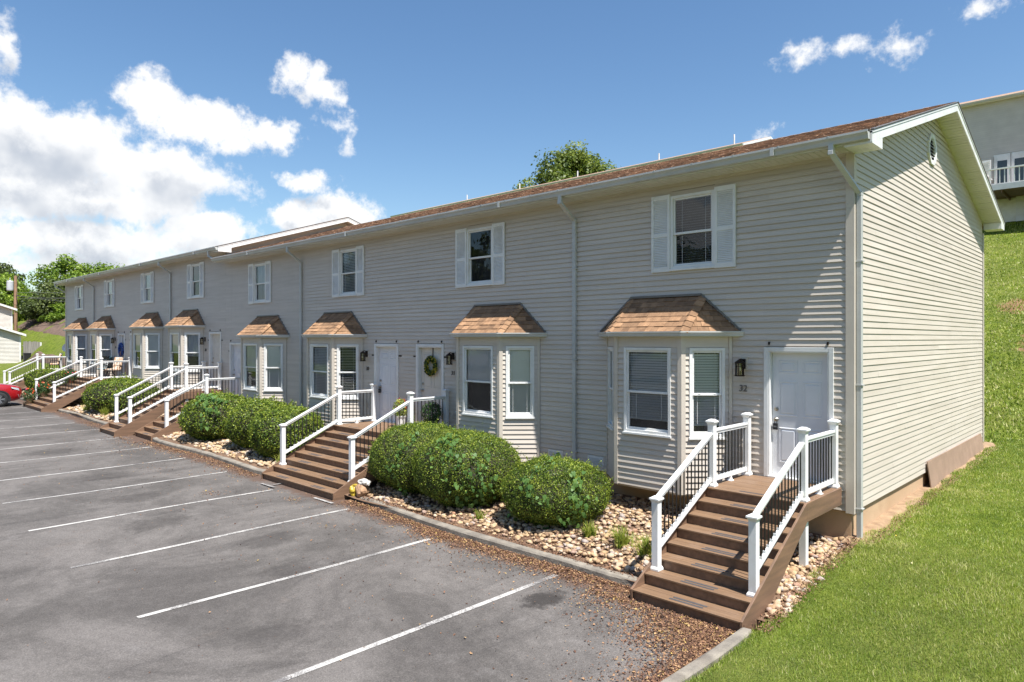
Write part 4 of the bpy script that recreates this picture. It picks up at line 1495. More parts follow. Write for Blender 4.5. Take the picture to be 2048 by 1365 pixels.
def stairs(label, x0, x1, zl, zg, sides=(True, True), ytop=9.75, yend=11.15, group='brown porch stairs with white railings', posts_under=True):
    n = int(round((zl - zg) / .150))
    h = (zl - zg) / n
    root = thing('porch_stairs', label, 'porch stairs', ((x0 + x1) / 2, 9.0, zg), group)
    off = wloc(root)
    # landing boards
    w = (yend - ytop + .03) / 10
    mb = MB()
    mb.box(-(x1 - x0) / 2, (x1 - x0) / 2, 0, w - .006, -.025, 0)
    me = mb.mesh('deck_board')
    for k in range(10):
        o = link('deck_board', me, M_DECK, root)
        o.location = Vector(((x0 + x1) / 2, ytop - .03 + k * w, zl)) - off
        add_bevel(o, .004, 1)
    zk = lambda k: zl - h * k
    yk = lambda k: ytop - RUN * k
    for k in range(n):
        top = zk(k) - .026
        mb = MB()
        mb.box(x0 + .004, x1 - .004, yk(k) + .001, yk(k) + .02, zk(k) - h if k < n - 1 else zg - .05, top)
        mb.build('riser', M_FASCIA, root)
        if k == 0:
            tread = None
        else:
            mb = MB()
            mb.box(x0, x1, yk(k) - .03, yk(k) + RUN * .49, top + .001, zk(k))
            mb.box(x0, x1, yk(k) + RUN * .49 + .005, yk(k) + RUN + .0005, top + .001, zk(k))
            tread = mb.build('tread', M_DECK, root, bevel=.004)
        xm = (x0 + x1) / 2
        wide = x1 - x0
        spots = (xm,) if wide < 2 else (x0 + wide * .25, x0 + wide * .75)
        for xq in spots:
            for j, yy in enumerate((.035, .105) if k else (.06,)):
                a = xq - .24 + j * .02
                g = MB()
                pts = [(a, yk(k) + yy), (a + .01, yk(k) + yy - .012), (a + .47, yk(k) + yy - .012), (a + .48, yk(k) + yy), (a + .48, yk(k) + yy + .02), (a + .47, yk(k) + yy + .03), (a + .01, yk(k) + yy + .03), (a, yk(k) + yy + .02)]
                g.prism(pts, zk(k) + .0004, zk(k) + .003, 'z')
                g.build('grip_strip', M_GRIP, tread or root)
    # stringers, rim boards, front support
    yl = yk(n - 1)
    for sx, a, b in ((0, x0 - .034, x0 - .002), (1, x1 + .002, x1 + .034)):
        mb = MB()
        sl = h / RUN
        bot = yl + (zk(n - 1) + .035 - zg) / sl + .16
        prof = [(yl - .035, zg - .03), (yl - .035, zk(n - 1) + .004), (ytop - .01, zl + .004), (ytop - .01, zl - .27), (min(bot, ytop - .02), zg - .03)]
        mb.prism(prof, a, b, 's')
        mb.build('stringer', M_FASCIA, root, bevel=.003)
        mb = MB()
        mb.box(a, b, ytop - .008, yend, zl - .265, zl - .003)
        mb.build('rim_board', M_FASCIA, root, bevel=.003)
    mb = MB()
    mb.box(x0, x1, ytop + .03, ytop + .06, zl - .26, zl - .03)
    mb.build('header_board', M_FASCIA, root)
    if posts_under:
        for px in (x0 + .08, x1 - .06):
            mb = MB()
            mb.box(px - .05, px + .05, ytop + .06, ytop + .16, float(bed_z(px, ytop)) - .3, zl - .03)
            mb.build('support_post', M_RAIL, root, bevel=.004)
    H = 1.0

    def post(x, y, z, hh=H):
        mb = MB()
        mb.box(x - .051, x + .051, y - .051, y + .051, z, z + hh)
        p = mb.build('post', M_RAIL, root, bevel=.005)
        b = MB()
        b.box(x - .070, x + .070, y - .070, y + .070, z + .001, z + .028)
        b.taper(x, y, z + .028, z + .055, .069, .055)
        b.build('post_base', M_RAIL, p, bevel=.003)
        c = MB()
        c.taper(x, y, z + hh - .035, z + hh - .002, .054, .066)
        c.box(x - .076, x + .076, y - .076, y + .076, z + hh - .002, z + hh + .022)
        c.taper(x, y, z + hh + .022, z + hh + .048, .070, .030)
        c.build('post_cap', M_RAIL, p, bevel=.003)

    bal = {}

    def railing(pa, pb, lo=.105, hi=.90, lo2=None, foot=True):
        """between two posts given as (x, y, z of the walking line)"""
        A, B = Vector(pa), Vector(pb)
        d = (B - A)
        hd = Vector((d.x, d.y, 0)).normalized()
        A2, B2 = A + d * (.052 / Vector((d.x, d.y)).length), B - d * (.052 / Vector((d.x, d.y)).length)
        up = Vector((0, 0, 1))
        slope = abs(d.z) > .05
        mb = MB()
        mb.bar(A2 + up * (hi - .03), B2 + up * (hi - .03), .075, .035)
        mb.bar(A2 + up * (hi - .065), B2 + up * (hi - .065), .045, .045)
        mb.build('top_rail', M_RAIL, root, bevel=.006)
        mb = MB()
        mb.bar(A2 + up * lo, B2 + up * lo, .045, .062)
        br = mb.build('bottom_rail', M_RAIL, root, bevel=.004)
        ln = (B2 - A2).length
        nb = max(2, int(round(Vector((d.x, d.y)).length / .118)))
        con = MB()
        key = round(hi - lo, 3)
        if key not in bal:
            m = MB()
            m.tube([(0, 0, .0), (0, 0, hi - lo - .085)], .0105, 8)
            bal[key] = m.mesh('baluster', smooth=False)
        for k in range(nb):
            q = A2 + (B2 - A2) * ((k + .5) / nb)
            o = link('baluster', bal[key], M_BLACK, root)
            o.location = q + up * (lo + .025) - off
            con.box(q.x - .019, q.x + .019, q.y - .019, q.y + .019, q.z + lo + .012, q.z + lo + (.062 if slope else .046))
        con.build('baluster_seats', M_RAIL, br)
        if not slope and foot:
            m = MB()
            q = (A + B) / 2
            m.taper(q.x, q.y, q.z + .001, q.z + .012, .045, .04)
            m.taper(q.x, q.y, q.z + .012, q.z + lo - .028, .030, .016)
            m.build('rail_foot', M_RAIL, root)

    kl = n - 2
    ylow, zlow = yk(kl) + .20, zk(kl)
    for on, px in ((sides[0], x0 + .052), (sides[1], x1 - .058)):
        if not on:
            continue
        yu = ytop + .095
        post(px, ylow, zlow, H - .02)
        post(px, yu, zl)
        post(px, yend - .075, zl, H + .01)
        # walking line under the sloped rail
        s = h / RUN
        zA = zl - (ytop - ylow) * s + h * .35
        zB = zl + (yu - ytop) * s + h * .35 - .06
        railing((px, ylow, zA), (px, yu, zB - .02), lo=.12, hi=.86)
        railing((px, yu, zl), (px, yend - .075, zl))
    return root


stairs('brown stairs to the door numbered 32, nearest the grass and the sunlit gable end', -5.17, -3.66, -2.30, -3.515)
stairs('wide brown stairs shared by the doors numbered 30 and 31', -16.03, -12.83, -2.30, -3.44, ytop=9.88)
stairs('brown stairs with a single railing, tucked against the higher stairs beside them', -25.72, -24.2, -2.28, -3.37, (False, True))
stairs('narrow brown stairs to the cream door, first stairs of the stepped-up half', -27.6, -26.02, -1.94, -3.35)
stairs('wide brown stairs with flower pots and a porch with a teal chair', -39.72, -36.25, -1.94, -3.26)
stairs('farthest brown stairs, beyond the flower-pot stairs and past the red car', -48.95, -47.4, -1.94, -3.20)

# ------------------------------------------------------------------ stones in the beds
def ico(sub):
    import bmesh
    bm = bmesh.new()
    bmesh.ops.create_icosphere(bm, subdivisions=sub, radius=1)
    V = np.array([v.co[:] for v in bm.verts])
    F = np.array([[v.index for v in f.verts] for f in bm.faces])
    bm.free()
    return V, F


def stone_shapes(sub, n):
    V, F = ico(sub)
    out = []
    for i in range(n):
        v = V.copy()
        for _ in range(7):      # a few flattened sides
            d = RNG.normal(size=3)
            d /= np.linalg.norm(d)
            c = RNG.uniform(.55, .85)
            t = v @ d
            v -= np.outer(np.clip(t - c, 0, None) * .85, d)
        v *= 1 + .08 * np.sin(V @ RNG.normal(0, 2.2, 3) + RNG.uniform(0, 6))[:, None]
        out.append(v * np.array([1, RNG.uniform(.62, .95), RNG.uniform(.42, .7)]))
    return out, F


def stair_zone(x, y):
    for a, b in ((-5.2, -3.62), (-16.25, -12.88), (-27.65, -24.15), (-39.75, -36.2), (-49, -47.3)):
        if a < x < b and y < 8.9:
            return True
    return False


def stone_spots(x0, x1, y0, y1, n, r0, r1):
    out = []
    for _ in range(n):
        x, y = random.uniform(x0, x1), random.uniform(y0, y1)
        if stair_zone(x, y):
            continue
        if x > -3.66 and random.random() < .3:
            continue
        out.append((x, y, r0 + (r1 - r0) * random.random() ** 1.8))
    return out


near_sp = stone_spots(-9.2, -3.34, 8.30, 11.1, 3900, .026, .078) + stone_spots(-3.85, -3.38, 8.2, 11.0, 520, .026, .072)
near_sp += stone_spots(-12.6, -9.2, 8.3, 10.9, 1500, .026, .078)
near_sp.sort(key=lambda q: math.hypot(q[0], q[1]) - q[2] * 14)
shapes, SF = stone_shapes(2, 14)
shapes1, SF1 = stone_shapes(1, 14)
smes = [np_mesh('stone', v, SF, RNG.uniform(.1, .9, 1).repeat(len(SF)), smooth=True) for v in shapes for _ in (0, 1)]
vis = [q for q in near_sp if not (-8.9 < q[0] < -7 and 8.6 < q[1] < 10.4)]
for x, y, r in vis[:300]:
    o = link('stone', random.choice(smes), M_STONE, bed)
    o.location = (x, y, float(bed_z(x, y)) + r * .30 + random.uniform(0, .02))
    o.rotation_euler = (random.uniform(-.5, .5), random.uniform(-.5, .5), random.uniform(0, 6.3))
    o.scale = (r, r, r)


def scatter(name, spots, shp, F, mat, parent, zf):
    Vs, Fs, Ts = [], [], []
    for k, (x, y, r) in enumerate(spots):
        v = random.choice(shp) * r
        a, b = random.uniform(0, 6.3), random.uniform(-.5, .5)
        ca, sa, cb, sb = math.cos(a), math.sin(a), math.cos(b), math.sin(b)
        Rm = np.array([[ca, -sa, 0], [sa, ca, 0], [0, 0, 1]]) @ np.array([[1, 0, 0], [0, cb, -sb], [0, sb, cb]])
        v = v @ Rm.T + np.array([x, y, zf(x, y) + r * .3 + random.uniform(0, .02)])
        Fs.append(F + k * len(v))
        Vs.append(v)
        Ts.append(np.full(len(F), random.uniform(.05, .95)))
    o = link(name, np_mesh(name, np.concatenate(Vs), np.concatenate(Fs), np.concatenate(Ts), smooth=True), mat, parent)
    o['kind'] = 'stuff'
    return o


bz = lambda x, y: float(bed_z(x, y))
far_sp = stone_spots(-24.2, -16.3, 8.3, 10.6, 2100, .035, .09) + stone_spots(-36.1, -27.6, 8.3, 10.6, 1700, .04, .095) + stone_spots(-47.2, -40, 8.3, 10.5, 900, .05, .1) + stone_spots(-16.3, -12.7, 8.9, 10.6, 300, .04, .09)
hidden = [q for q in near_sp if q not in set(vis[:300])]
scatter('stones', hidden, shapes1, SF1, M_STONE, bed, bz)
v0, f0 = ico(1)
scatter('stones', far_sp, [v0 * np.array([1, .75, .55]), v0 * np.array([.9, .8, .6])], f0, M_STONE, bed, bz)

# ------------------------------------------------------------------ dry leaves
def litter():
    P = []

    def add(n, x0, x1, ym, spread, side=-1):
        x = RNG.uniform(x0, x1, n)
        P.append(np.stack([x, (kerb_y(x) if ym is None else ym) + side * np.abs(RNG.exponential(spread, n)) - .01, np.zeros(n)], -1))
    add(12000, -9.8, -5.2, None, .16)
    add(6500, -12.6, -9.0, None, .12)
    add(2600, -5.8, -3.7, 7.68, .22)
    add(5200, -24, -16.4, None, .17)
    add(900, -24.5, -21, None, .32)
    add(900, -31, -27.8, None, .2)
    add(400, -36, -31, None, .1)
    add(600, -26, -24, 7.6, .2)
    n = 5600     # beside the end kerb
    y = RNG.uniform(5.0, 7.75, n)
    P.append(np.stack([-3.67 - np.abs(RNG.exponential(.19 + .16 * (y > 6.6), n)), y, np.zeros(n)], -1))
    n = 1200
    P.append(np.stack([RNG.normal(-4.15, .45, n).clip(-6, -3.68), RNG.normal(7.1, .35, n).clip(5, 7.7), np.zeros(n)], -1))
    n = 5200
    P.append(np.stack([-3.68 - np.abs(RNG.normal(0, .62, n)), 7.72 - np.abs(RNG.normal(0, .50, n)), np.zeros(n)], -1))
    for cx, cy, s, m in ((-15.3, 6.3, .22, 160), (-13.5, 7.3, .2, 110), (-11.4, 6.8, .4, 60), (-19, 6.4, .3, 50), (-22.5, 6.6, .2, 60), (-8.2, 7.1, .5, 90)):
        P.append(np.stack([RNG.normal(cx, s, m), RNG.normal(cy, s * .6, m), np.zeros(m)], -1))
    n = 2200
    x, y = RNG.uniform(-30, -3.8, n), 7.9 - RNG.exponential(1.9, n)
    P.append(np.stack([x, y, np.zeros(n)], -1))
    P = np.concatenate(P)
    P = P[P[:, 1] < kerb_y(P[:, 0]) - .005]
    P[:, 2] = lot_z(P[:, 0]) + bump_noise(P[:, 0], P[:, 1], .012, .8) + .006 + np.abs(RNG.normal(0, .012, len(P)))
    o = leafcloud('dry_leaves', P, np.tile((0, 0, 1.), (len(P), 1)), RNG.choice((.018, .027, .042), len(P), p=(.5, .35, .15)), M_LITTER, aspect=.62, jit=.42)
    o['kind'] = 'stuff'
    # mulch and leaves inside the beds and along the lawn edge
    n = 5200
    x, y = RNG.uniform(-12.7, -3.45, n), 8.18 + np.abs(RNG.exponential(.28, n))
    m = y < 9.8
    x, y = x[m], y[m]
    P = np.stack([x, y, bed_z(x, y) + .012 + np.abs(RNG.normal(0, .012, len(x)))], -1)
    n = 1300
    y2 = RNG.uniform(7.75, 11.2, n)
    x2 = -3.42 + RNG.normal(0, .07, n)
    P2 = np.stack([x2, y2, ground_z(x2, y2) + .02], -1)
    n = 500
    y3 = RNG.uniform(11, 17, n)
    x3 = -3.2 + RNG.normal(0, .05, n)
    P = np.concatenate([P, P2, np.stack([x3, y3, ground_z(x3, y3) + .025], -1)])
    o = leafcloud('leaf_mulch', P, np.tile((0, 0, 1.), (len(P), 1)), RNG.choice((.02, .03, .042), len(P), p=(.5, .35, .15)), M_LITTER, aspect=.6, jit=.45, tint=RNG.uniform(0, .8, len(P)))
    o['kind'] = 'stuff'


litter()

# ------------------------------------------------------------------ clipped shrubs with bindweed
def lumps(d, seed, n=9):
    r = np.random.default_rng(seed)
    f = np.zeros(len(d))
    for _ in range(n):
        k = r.normal(0, 1, 3)
        k *= r.uniform(2, 6) / np.linalg.norm(k)
        f += np.sin(d @ k + r.uniform(0, 6.3)) / n ** .5
    return f


def shrub_surface(d, seed, rx, ry, h):
    """point on the clipped outline in direction d (unit), about the shrub's foot centre"""
    e = 2.15
    a = (np.abs(d[:, 0] / rx) ** e + np.abs(d[:, 1] / ry) ** e + np.abs(d[:, 2] / (h * .56)) ** e) ** (-1 / e)
    a = a * (1 + .042 * lumps(d, seed) + .024 * lumps(d * 3, seed + 5))
    p = d * a[:, None]
    # pull the skirt in towards the ground
    low = np.clip(-p[:, 2] / (h * .5), 0, 1)
    p[:, :2] *= (1 - .22 * low ** 3)[:, None]
    return p


def rand_dirs(n, rng=RNG):
    d = rng.normal(0, 1, (n, 3))
    return d / np.linalg.norm(d, axis=1)[:, None]


SHRUBS = {}


def shrub(label, x, y, r, h, nleaf, leaf, seed, ry=None):
    z = float(bed_z(x, y)) - .02
    root = thing('boxwood_shrub', label, 'shrub', (x, y, z), 'clipped boxwood shrubs in the beds')
    c = np.array([x, y, z + h * .47])
    ry = ry or r
    d = rand_dirs(nleaf)
    p = shrub_surface(d, seed, r, ry, h)
    depth = np.abs(RNG.normal(0, .035, nleaf))
    sprig = RNG.random(nleaf) < .09
    ps = p * (1 - depth / r)[:, None] + d * (sprig * RNG.uniform(.0, .065, nleaf))[:, None]
    tint = np.clip(RNG.normal(.46, .23, nleaf) + .20 * lumps(d * 5, seed + 9) * .6, 0, 1)
    tint = np.where(sprig, np.clip(tint + .25, 0, 1), tint)
    # thin patches, and stray shoots that have outgrown the last clipping
    keep = lumps(d * 2.2, seed + 31) > -1.35
    keep |= RNG.random(nleaf) < .45
    ps, d, tint = ps[keep], d[keep], tint[keep]
    ns = 90
    sd = rand_dirs(ns)
    sd[:, 2] = np.abs(sd[:, 2]) * .9 + .05
    sd /= np.linalg.norm(sd, axis=1)[:, None]
    sp = shrub_surface(sd, seed, r, ry, h)
    k = 12
    up = sd * .7 + np.array([0, 0, .6]) + RNG.normal(0, .25, (ns, 3))
    ln = RNG.uniform(.04, .15, ns)
    tt = np.tile(np.linspace(0, 1, k), ns)
    sh = np.repeat(sp, k, 0) + np.repeat(up * ln[:, None], k, 0) * tt[:, None] + RNG.normal(0, .010, (ns * k, 3))
    ps, d = np.concatenate([ps, sh]), np.concatenate([d, np.repeat(sd, k, 0)])
    tint = np.concatenate([tint, np.clip(RNG.normal(.72, .15, ns * k), 0, 1)])
    leafcloud('foliage', ps + c, d, leaf, M_BOX, root, tint, aspect=.72, jit=.8, kind='stuff')
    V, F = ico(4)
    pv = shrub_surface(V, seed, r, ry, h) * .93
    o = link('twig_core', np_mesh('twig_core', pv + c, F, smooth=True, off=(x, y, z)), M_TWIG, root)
    mb = MB()
    for k in range(5):
        a = random.uniform(0, 6.3)
        mb.tube([(x + .06 * math.cos(a), y + .06 * math.sin(a), z - .05), (x + r * .5 * math.cos(a), y + ry * .5 * math.sin(a), z + h * .5)], [.02, .008], 6)
    mb.build('stems', M_BARK, root)
    SHRUBS[label] = (c, r, ry, h, seed)
    return root


S1 = 'round boxwood shrub standing alone, nearest the numbered 32 stairs'
S2 = 'large boxwood shrub with vine down its side, touching the bigger shrub at the wide stairs'
S3 = 'broad boxwood shrub pressed against the right railing of the wide stairs with the bag'
shrub(S1, -8.0, 9.50, .95, 1.06, 66000, .025, 3)
shrub(S2, -10.25, 9.40, 1.10, 1.34, 66000, .026, 5)
shrub(S3, -11.85, 9.45, 1.12, 1.34, 64000, .026, 8)
S4 = 'boxwood shrub pushing leaves through the left railing of the wide stairs'
S5 = 'middle boxwood shrub of three in the bed between two stairs'
S6 = 'boxwood shrub with vine on top, beside the single-rail stairs'
shrub(S4, -17.6, 9.35, 1.02, 1.30, 26000, .042, 13)
shrub(S5, -19.45, 9.5, 1.0, 1.32, 22000, .044, 17)
shrub(S6, -22.1, 9.4, 1.18, 1.36, 24000, .046, 21)
S7 = 'boxwood shrub behind the left rail of the narrow stairs to the cream door'
S8 = 'wide boxwood shrub right of the stairs with flower pots'
shrub(S7, -29.7, 9.35, 1.0, 1.22, 13000, .055, 27)
shrub(S8, -32.6, 9.6, 1.45, 1.30, 15000, .058, 31)
shrub('small boxwood shrub half hidden behind the flower-pot stairs railing', -42.9, 9.5, 1.0, 1.3, 8000, .065, 37)
shrub('far boxwood shrub beside the farthest stairs', -45.6, 9.5, .9, 1.25, 7000, .065, 41)

HEART = [(0, -.5), (.32, -.62), (.50, -.30), (.36, .12), (0, .62), (-.36, .12), (-.50, -.30), (-.32, -.62)]
vm = MB()
vm.tint = .5
vm.v = [Vector((0, -.42, .05))] + [Vector((x, y, .10 * abs(x) - .05 * y * y)) for x, y in HEART]
for k in range(8):
    vm.face((0, 1 + k, 1 + (k + 1) % 8))
VINE_ME = []
for k in range(4):
    vm.t = [.1 + .27 * k] * len(vm.f)
    VINE_ME.append(vm.mesh('leaf'))


def vine(label, key, strands, size):
    c, r, ry, h, seed = SHRUBS[key]
    root = thing('bindweed_vine', label, 'vine', tuple(c), 'bindweed vines on the shrubs')
    st = MB()
    for (a0, e0, a1, e1, n) in strands:
        pts = []
        for i in range(n):
            t = i / max(1, n - 1)
            a, e = R(a0 + (a1 - a0) * t + 5 * math.sin(i * 1.1)), R(e0 + (e1 - e0) * t + 3 * math.cos(i * 1.7))
            d = np.array([[math.cos(a) * math.cos(e), math.sin(a) * math.cos(e), math.sin(e)]])
            p = shrub_surface(d, seed, r, ry, h)[0]
            u = p / np.linalg.norm(p)
            pts.append(tuple(c + p * 1.01))
            for _ in range(random.choice((2, 2, 3, 3, 4))):
                q = p + u * random.uniform(.02, .06) + np.random.default_rng(random.randrange(9999)).normal(0, .060, 3)
                o = link('leaf', random.choice(VINE_ME), M_VINE, root)
                o.location = q
                s = size * random.uniform(.65, 1.25)
                o.scale = (s, s, s)
                nv = Vector(u) * .9 + Vector((random.gauss(0, .35), random.gauss(0, .35), random.gauss(.1, .3)))
                rot = nv.to_track_quat('Z', 'Y').to_matrix()
                # tips hang down
                down = rot.transposed() @ Vector((0, 0, -1))
                ang = math.atan2(-down.x, down.y) + random.gauss(0, .5)
                o.rotation_euler = (rot @ Matrix.Rotation(ang, 3, 'Z')).to_euler()
        if len(pts) > 1:
            st.tube(pts, .004, 4)
    st.build('stem', M_VINE, root)
    return root


vine('heart-leaved vine climbing the lone round shrub', S1, [(-95, 10, -70, 62, 9), (-40, -42, -28, 35, 14), (-36, -50, -18, 10, 10), (-120, -48, -108, -10, 7), (-80, -38, -60, -50, 7), (160, 10, 120, 45, 7), (-88, 20, -60, 0, 9), (-30, 20, -20, -30, 9)], .068)
vine('heart-leaved vine trailing down the large shrub beside the lone one', S2, [(-85, 55, -60, 5, 11), (-42, -48, -25, 25, 15), (-32, -55, -14, 0, 12), (-60, -20, -40, -55, 9), (-100, 60, -85, 15, 8), (-38, 20, -28, -52, 13), (-50, 10, -34, -50, 12), (-70, 45, -52, 15, 10)], .068)
vine('thin heart-leaved strand across the broad shrub at the wide stairs', S3, [(-75, -5, -45, 40, 10), (-70, -10, -60, -40, 5)], .065)
vine('bright heart-leaved vine over the shrub beside the single-rail stairs', S6, [(-80, 45, -45, 40, 11), (-60, 60, -40, -10, 12), (-85, -48, -60, -40, 6), (-55, 35, -30, 10, 9), (-50, 50, -20, 30, 9)], .10)


def strap_clump(label, x, y, n, ln, seed):
    r = np.random.default_rng(seed)
    z = float(bed_z(x, y))
    root = thing('liriope_clump', label, 'grass clump', (x, y, z), 'yellow-green liriope clumps in the beds')
    V, F, T = [], [], []
    for i in range(n):
        a, lean, l = r.uniform(0, 6.3), abs(r.normal(.45, .3)), ln * r.uniform(.6, 1.15)
        bx, by = x + r.normal(0, ln * .16), y + r.normal(0, ln * .16)
        d = np.array([math.cos(a), math.sin(a), 0])
        s = np.array([-d[1], d[0], 0]) * .006
        b = len(V)
        for t in (0, .4, .75, 1.0):
            p = np.array([bx, by, z]) + d * l * lean * t ** 1.8 + np.array([0, 0, l * (t - .45 * lean * t ** 2.4)])
            w = 1 - .75 * t ** 2
            V += [p - s * w, p + s * w]
        F += [[b, b + 1, b + 3, b + 2], [b + 2, b + 3, b + 5, b + 4], [b + 4, b + 5, b + 7, b + 6]]
        T += [r.uniform(0, 1)] * 3
    o = link('blades', np_mesh('blades', V, F, np.array(T), off=(x, y, z)), M_LIRI, root)
    o['kind'] = 'stuff'
    return root


for lab, x, y, n, ln, in (('bright strappy clump on the stones left of the nearest stairs post', -6.27, 9.08, 190, .34),
                          ('strappy clump tucked behind the nearest stairs post', -5.75, 8.98, 170, .34),
                          ('low strappy clump at the foot of the lone round shrub', -6.95, 9.12, 120, .28),
                          ('small strappy clump between the lone shrub and the large vine-hung shrub', -9.1, 8.62, 80, .24),
                          ('strappy clump at the left post of the wide stairs with the bag', -16.75, 8.72, 110, .30),
                          ('strappy clump under the shrub left of the narrow cream-door stairs', -29.2, 8.65, 120, .34),
                          ('strappy clump in front of the wide shrub right of the flower-pot stairs', -31.6, 8.7, 170, .40),
                          ('second strappy clump below the wide shrub, closer to the flower-pot stairs', -33.9, 8.65, 170, .40),
                          ('strappy clump between the car and the flower-pot stairs', -42.6, 8.8, 160, .42)):
    strap_clump(lab, x, y, n, ln, int(abs(x * 100)))


# ------------------------------------------------------------------ grass blades
def blades(name, n, xr, yr, hmm, wmm, lod=None, zf=ground_z, mask=None):
    x, y = RNG.uniform(*xr, n), RNG.uniform(*yr, n)
    if lod:
        k = RNG.random(n) < lod(np.hypot(x, y))
        x, y = x[k], y[k]
    if mask is not None:
        k = mask(x, y)
        x, y = x[k], y[k]
    n = len(x)
    z = zf(x, y) + bump_noise(x, y, .012, 2.6) - .008
    patch = .5 + .5 * np.sin(x * 1.9 + 2 * np.sin(y * 1.1)) * np.sin(y * 1.6 + 1.5 * np.sin(x * .9))
    patch2 = .5 + .5 * np.sin(x * .55 + 1.4 * np.sin(y * .5 + 1)) * np.sin(y * .43 + 1.1 * np.sin(x * .7))
    h = hmm * RNG.uniform(.55, 1.25, n) * (.75 + .5 * patch)
    cell = RNG.normal(0, .13, (97, 89))
    jx, jy = ((x + RNG.normal(0, .07, n)) / .21).astype(int) % 97, ((y + RNG.normal(0, .07, n)) / .21).astype(int) % 89
    h = h * (1 + .9 * np.clip(cell[jx, jy], -.3, .5))
    far = np.clip(np.hypot(x, y) / 9, .8, 2.4)
    a = RNG.uniform(0, 6.3, n)
    lean = np.abs(RNG.normal(.55, .35, n))
    d = np.stack([np.cos(a), np.sin(a), np.zeros(n)], -1)
    s = np.stack([-d[:, 1], d[:, 0], np.zeros(n)], -1) * (wmm * far * .5)[:, None]
    b = np.stack([x, y, z], -1)
    t = b + d * (h * lean)[:, None] + np.stack([0 * x, 0 * x, h * (1 - .28 * lean)], -1)
    V = np.stack([b - s, b + s, t], 1).reshape(-1, 3)
    F = np.arange(n * 3).reshape(n, 3)
    tint = np.clip(RNG.normal(.38, .18, n) + cell[jx, jy] + .20 * (patch - .5) + .50 * (patch2 - .5) + (RNG.random(n) < .09) * .55, 0, 1)
    o = link(name, np_mesh(name, V, F, tint), M_GRASSB)
    o['kind'] = 'stuff'
    return o


def edge_mask(x, y):
    e = np.where(y < 11.1, -3.46 + .04 * np.sin(y * 3.1) + .03 * np.sin(y * 7.7), -3.33 + .05 * np.sin(y * 2.1) + .05 * np.sin(y * 5.3))
    e = np.where(y < 7.8, -3.50 + .02 * np.sin(y * 4), e)
    return x > e


blades('grass', 1150000, (-3.6, 5.5), (1.5, 23.0), .050, .0066, lod=lambda d: np.clip(11.5 / np.maximum(d, 4) - .25, .22, 1.0), mask=edge_mask)
blades('grass', 160000, (-11, 8), (22.0, 53), .11, .018, zf=lambda x, y: hill_z(x, y), lod=lambda d: np.clip(30 / d, .3, 1))
# a few dandelions and clover heads
fl = MB()
for _ in range(26):
    x, y = random.uniform(-3, 4), random.uniform(4, 15)
    z = float(ground_z(x, y)) + .045
    fl.tint = random.choice((.45, .9))
    fl.lathe([(0, -.006), (.014, 0), (0, .010)], (x, y, z), 6)
o = fl.build('clover_heads', pm('flower_white', (.7, .66, .42), .8, (.68, .52, .06), ns=.8, lo=.49, hi=.51))
o['kind'] = 'stuff'


# ------------------------------------------------------------------ trees
def tree(label, x, y, top, r, seed, n, leaf, mat, clumps=26, trunk=.22, base=None, group='trees behind the row', squash=.8, bare=.28):
    rg = np.random.default_rng(seed)
    z = float(hill_z(x, y)) if base is None else base
    h = top - z if base is None else top
    root = thing('tree', label, 'tree', (x, y, z), group)
    tr = MB()
    tr.tube([(x, y, z - .4), (x + rg.normal(0, .1), y, z + h * .25), (x + rg.normal(0, .2), y + rg.normal(0, .2), z + h * .55), (x + rg.normal(0, .3), y, z + h * .82)], [trunk, trunk * .8, trunk * .5, trunk * .12], 8)
    cs = []
    for i in range(clumps):
        t = (i + .5) / clumps
        a = i * 2.4 + rg.normal(0, .4)
        zz = bare + (1 - bare) * t
        prof = math.sin(math.pi * min(1, (t * .9 + .12))) ** .6
        rr = r * prof * rg.uniform(.45, .95)
        c = np.array([x + rr * math.cos(a), y + rr * math.sin(a), z + h * zz * rg.uniform(.93, 1.0)])
        cs.append((c, r * rg.uniform(.26, .44)))
        q0 = (x, y, z + h * max(.12, zz - .22))
        tr.tube([q0, tuple((np.array(q0) + c) / 2 + np.array([0, 0, h * .03])), tuple(c)], [trunk * .32, trunk * .2, trunk * .05], 5, cap=False)
    tr.build('trunk', M_BARK, root)
    P, Nn, T = [], [], []
    per = n // clumps
    for c, cr in cs:
        d = rand_dirs(per, rg)
        rad = cr * rg.uniform(.35, 1.0, per) ** .6 * (1 + .28 * lumps(d * 1.6, seed + int(cr * 1000)))
        p = c + d * rad[:, None] * np.array([1, 1, squash])
        P.append(p)
        Nn.append(d + np.array([0, 0, .5]))
        T.append(np.clip(rg.normal(.45, .2, per) + rg.normal(0, .12), 0, 1))
    leafcloud('crown', np.concatenate(P), np.concatenate(Nn), leaf, mat, root, np.concatenate(T), aspect=.7, rng=rg, jit=.6, kind=None)
    return root


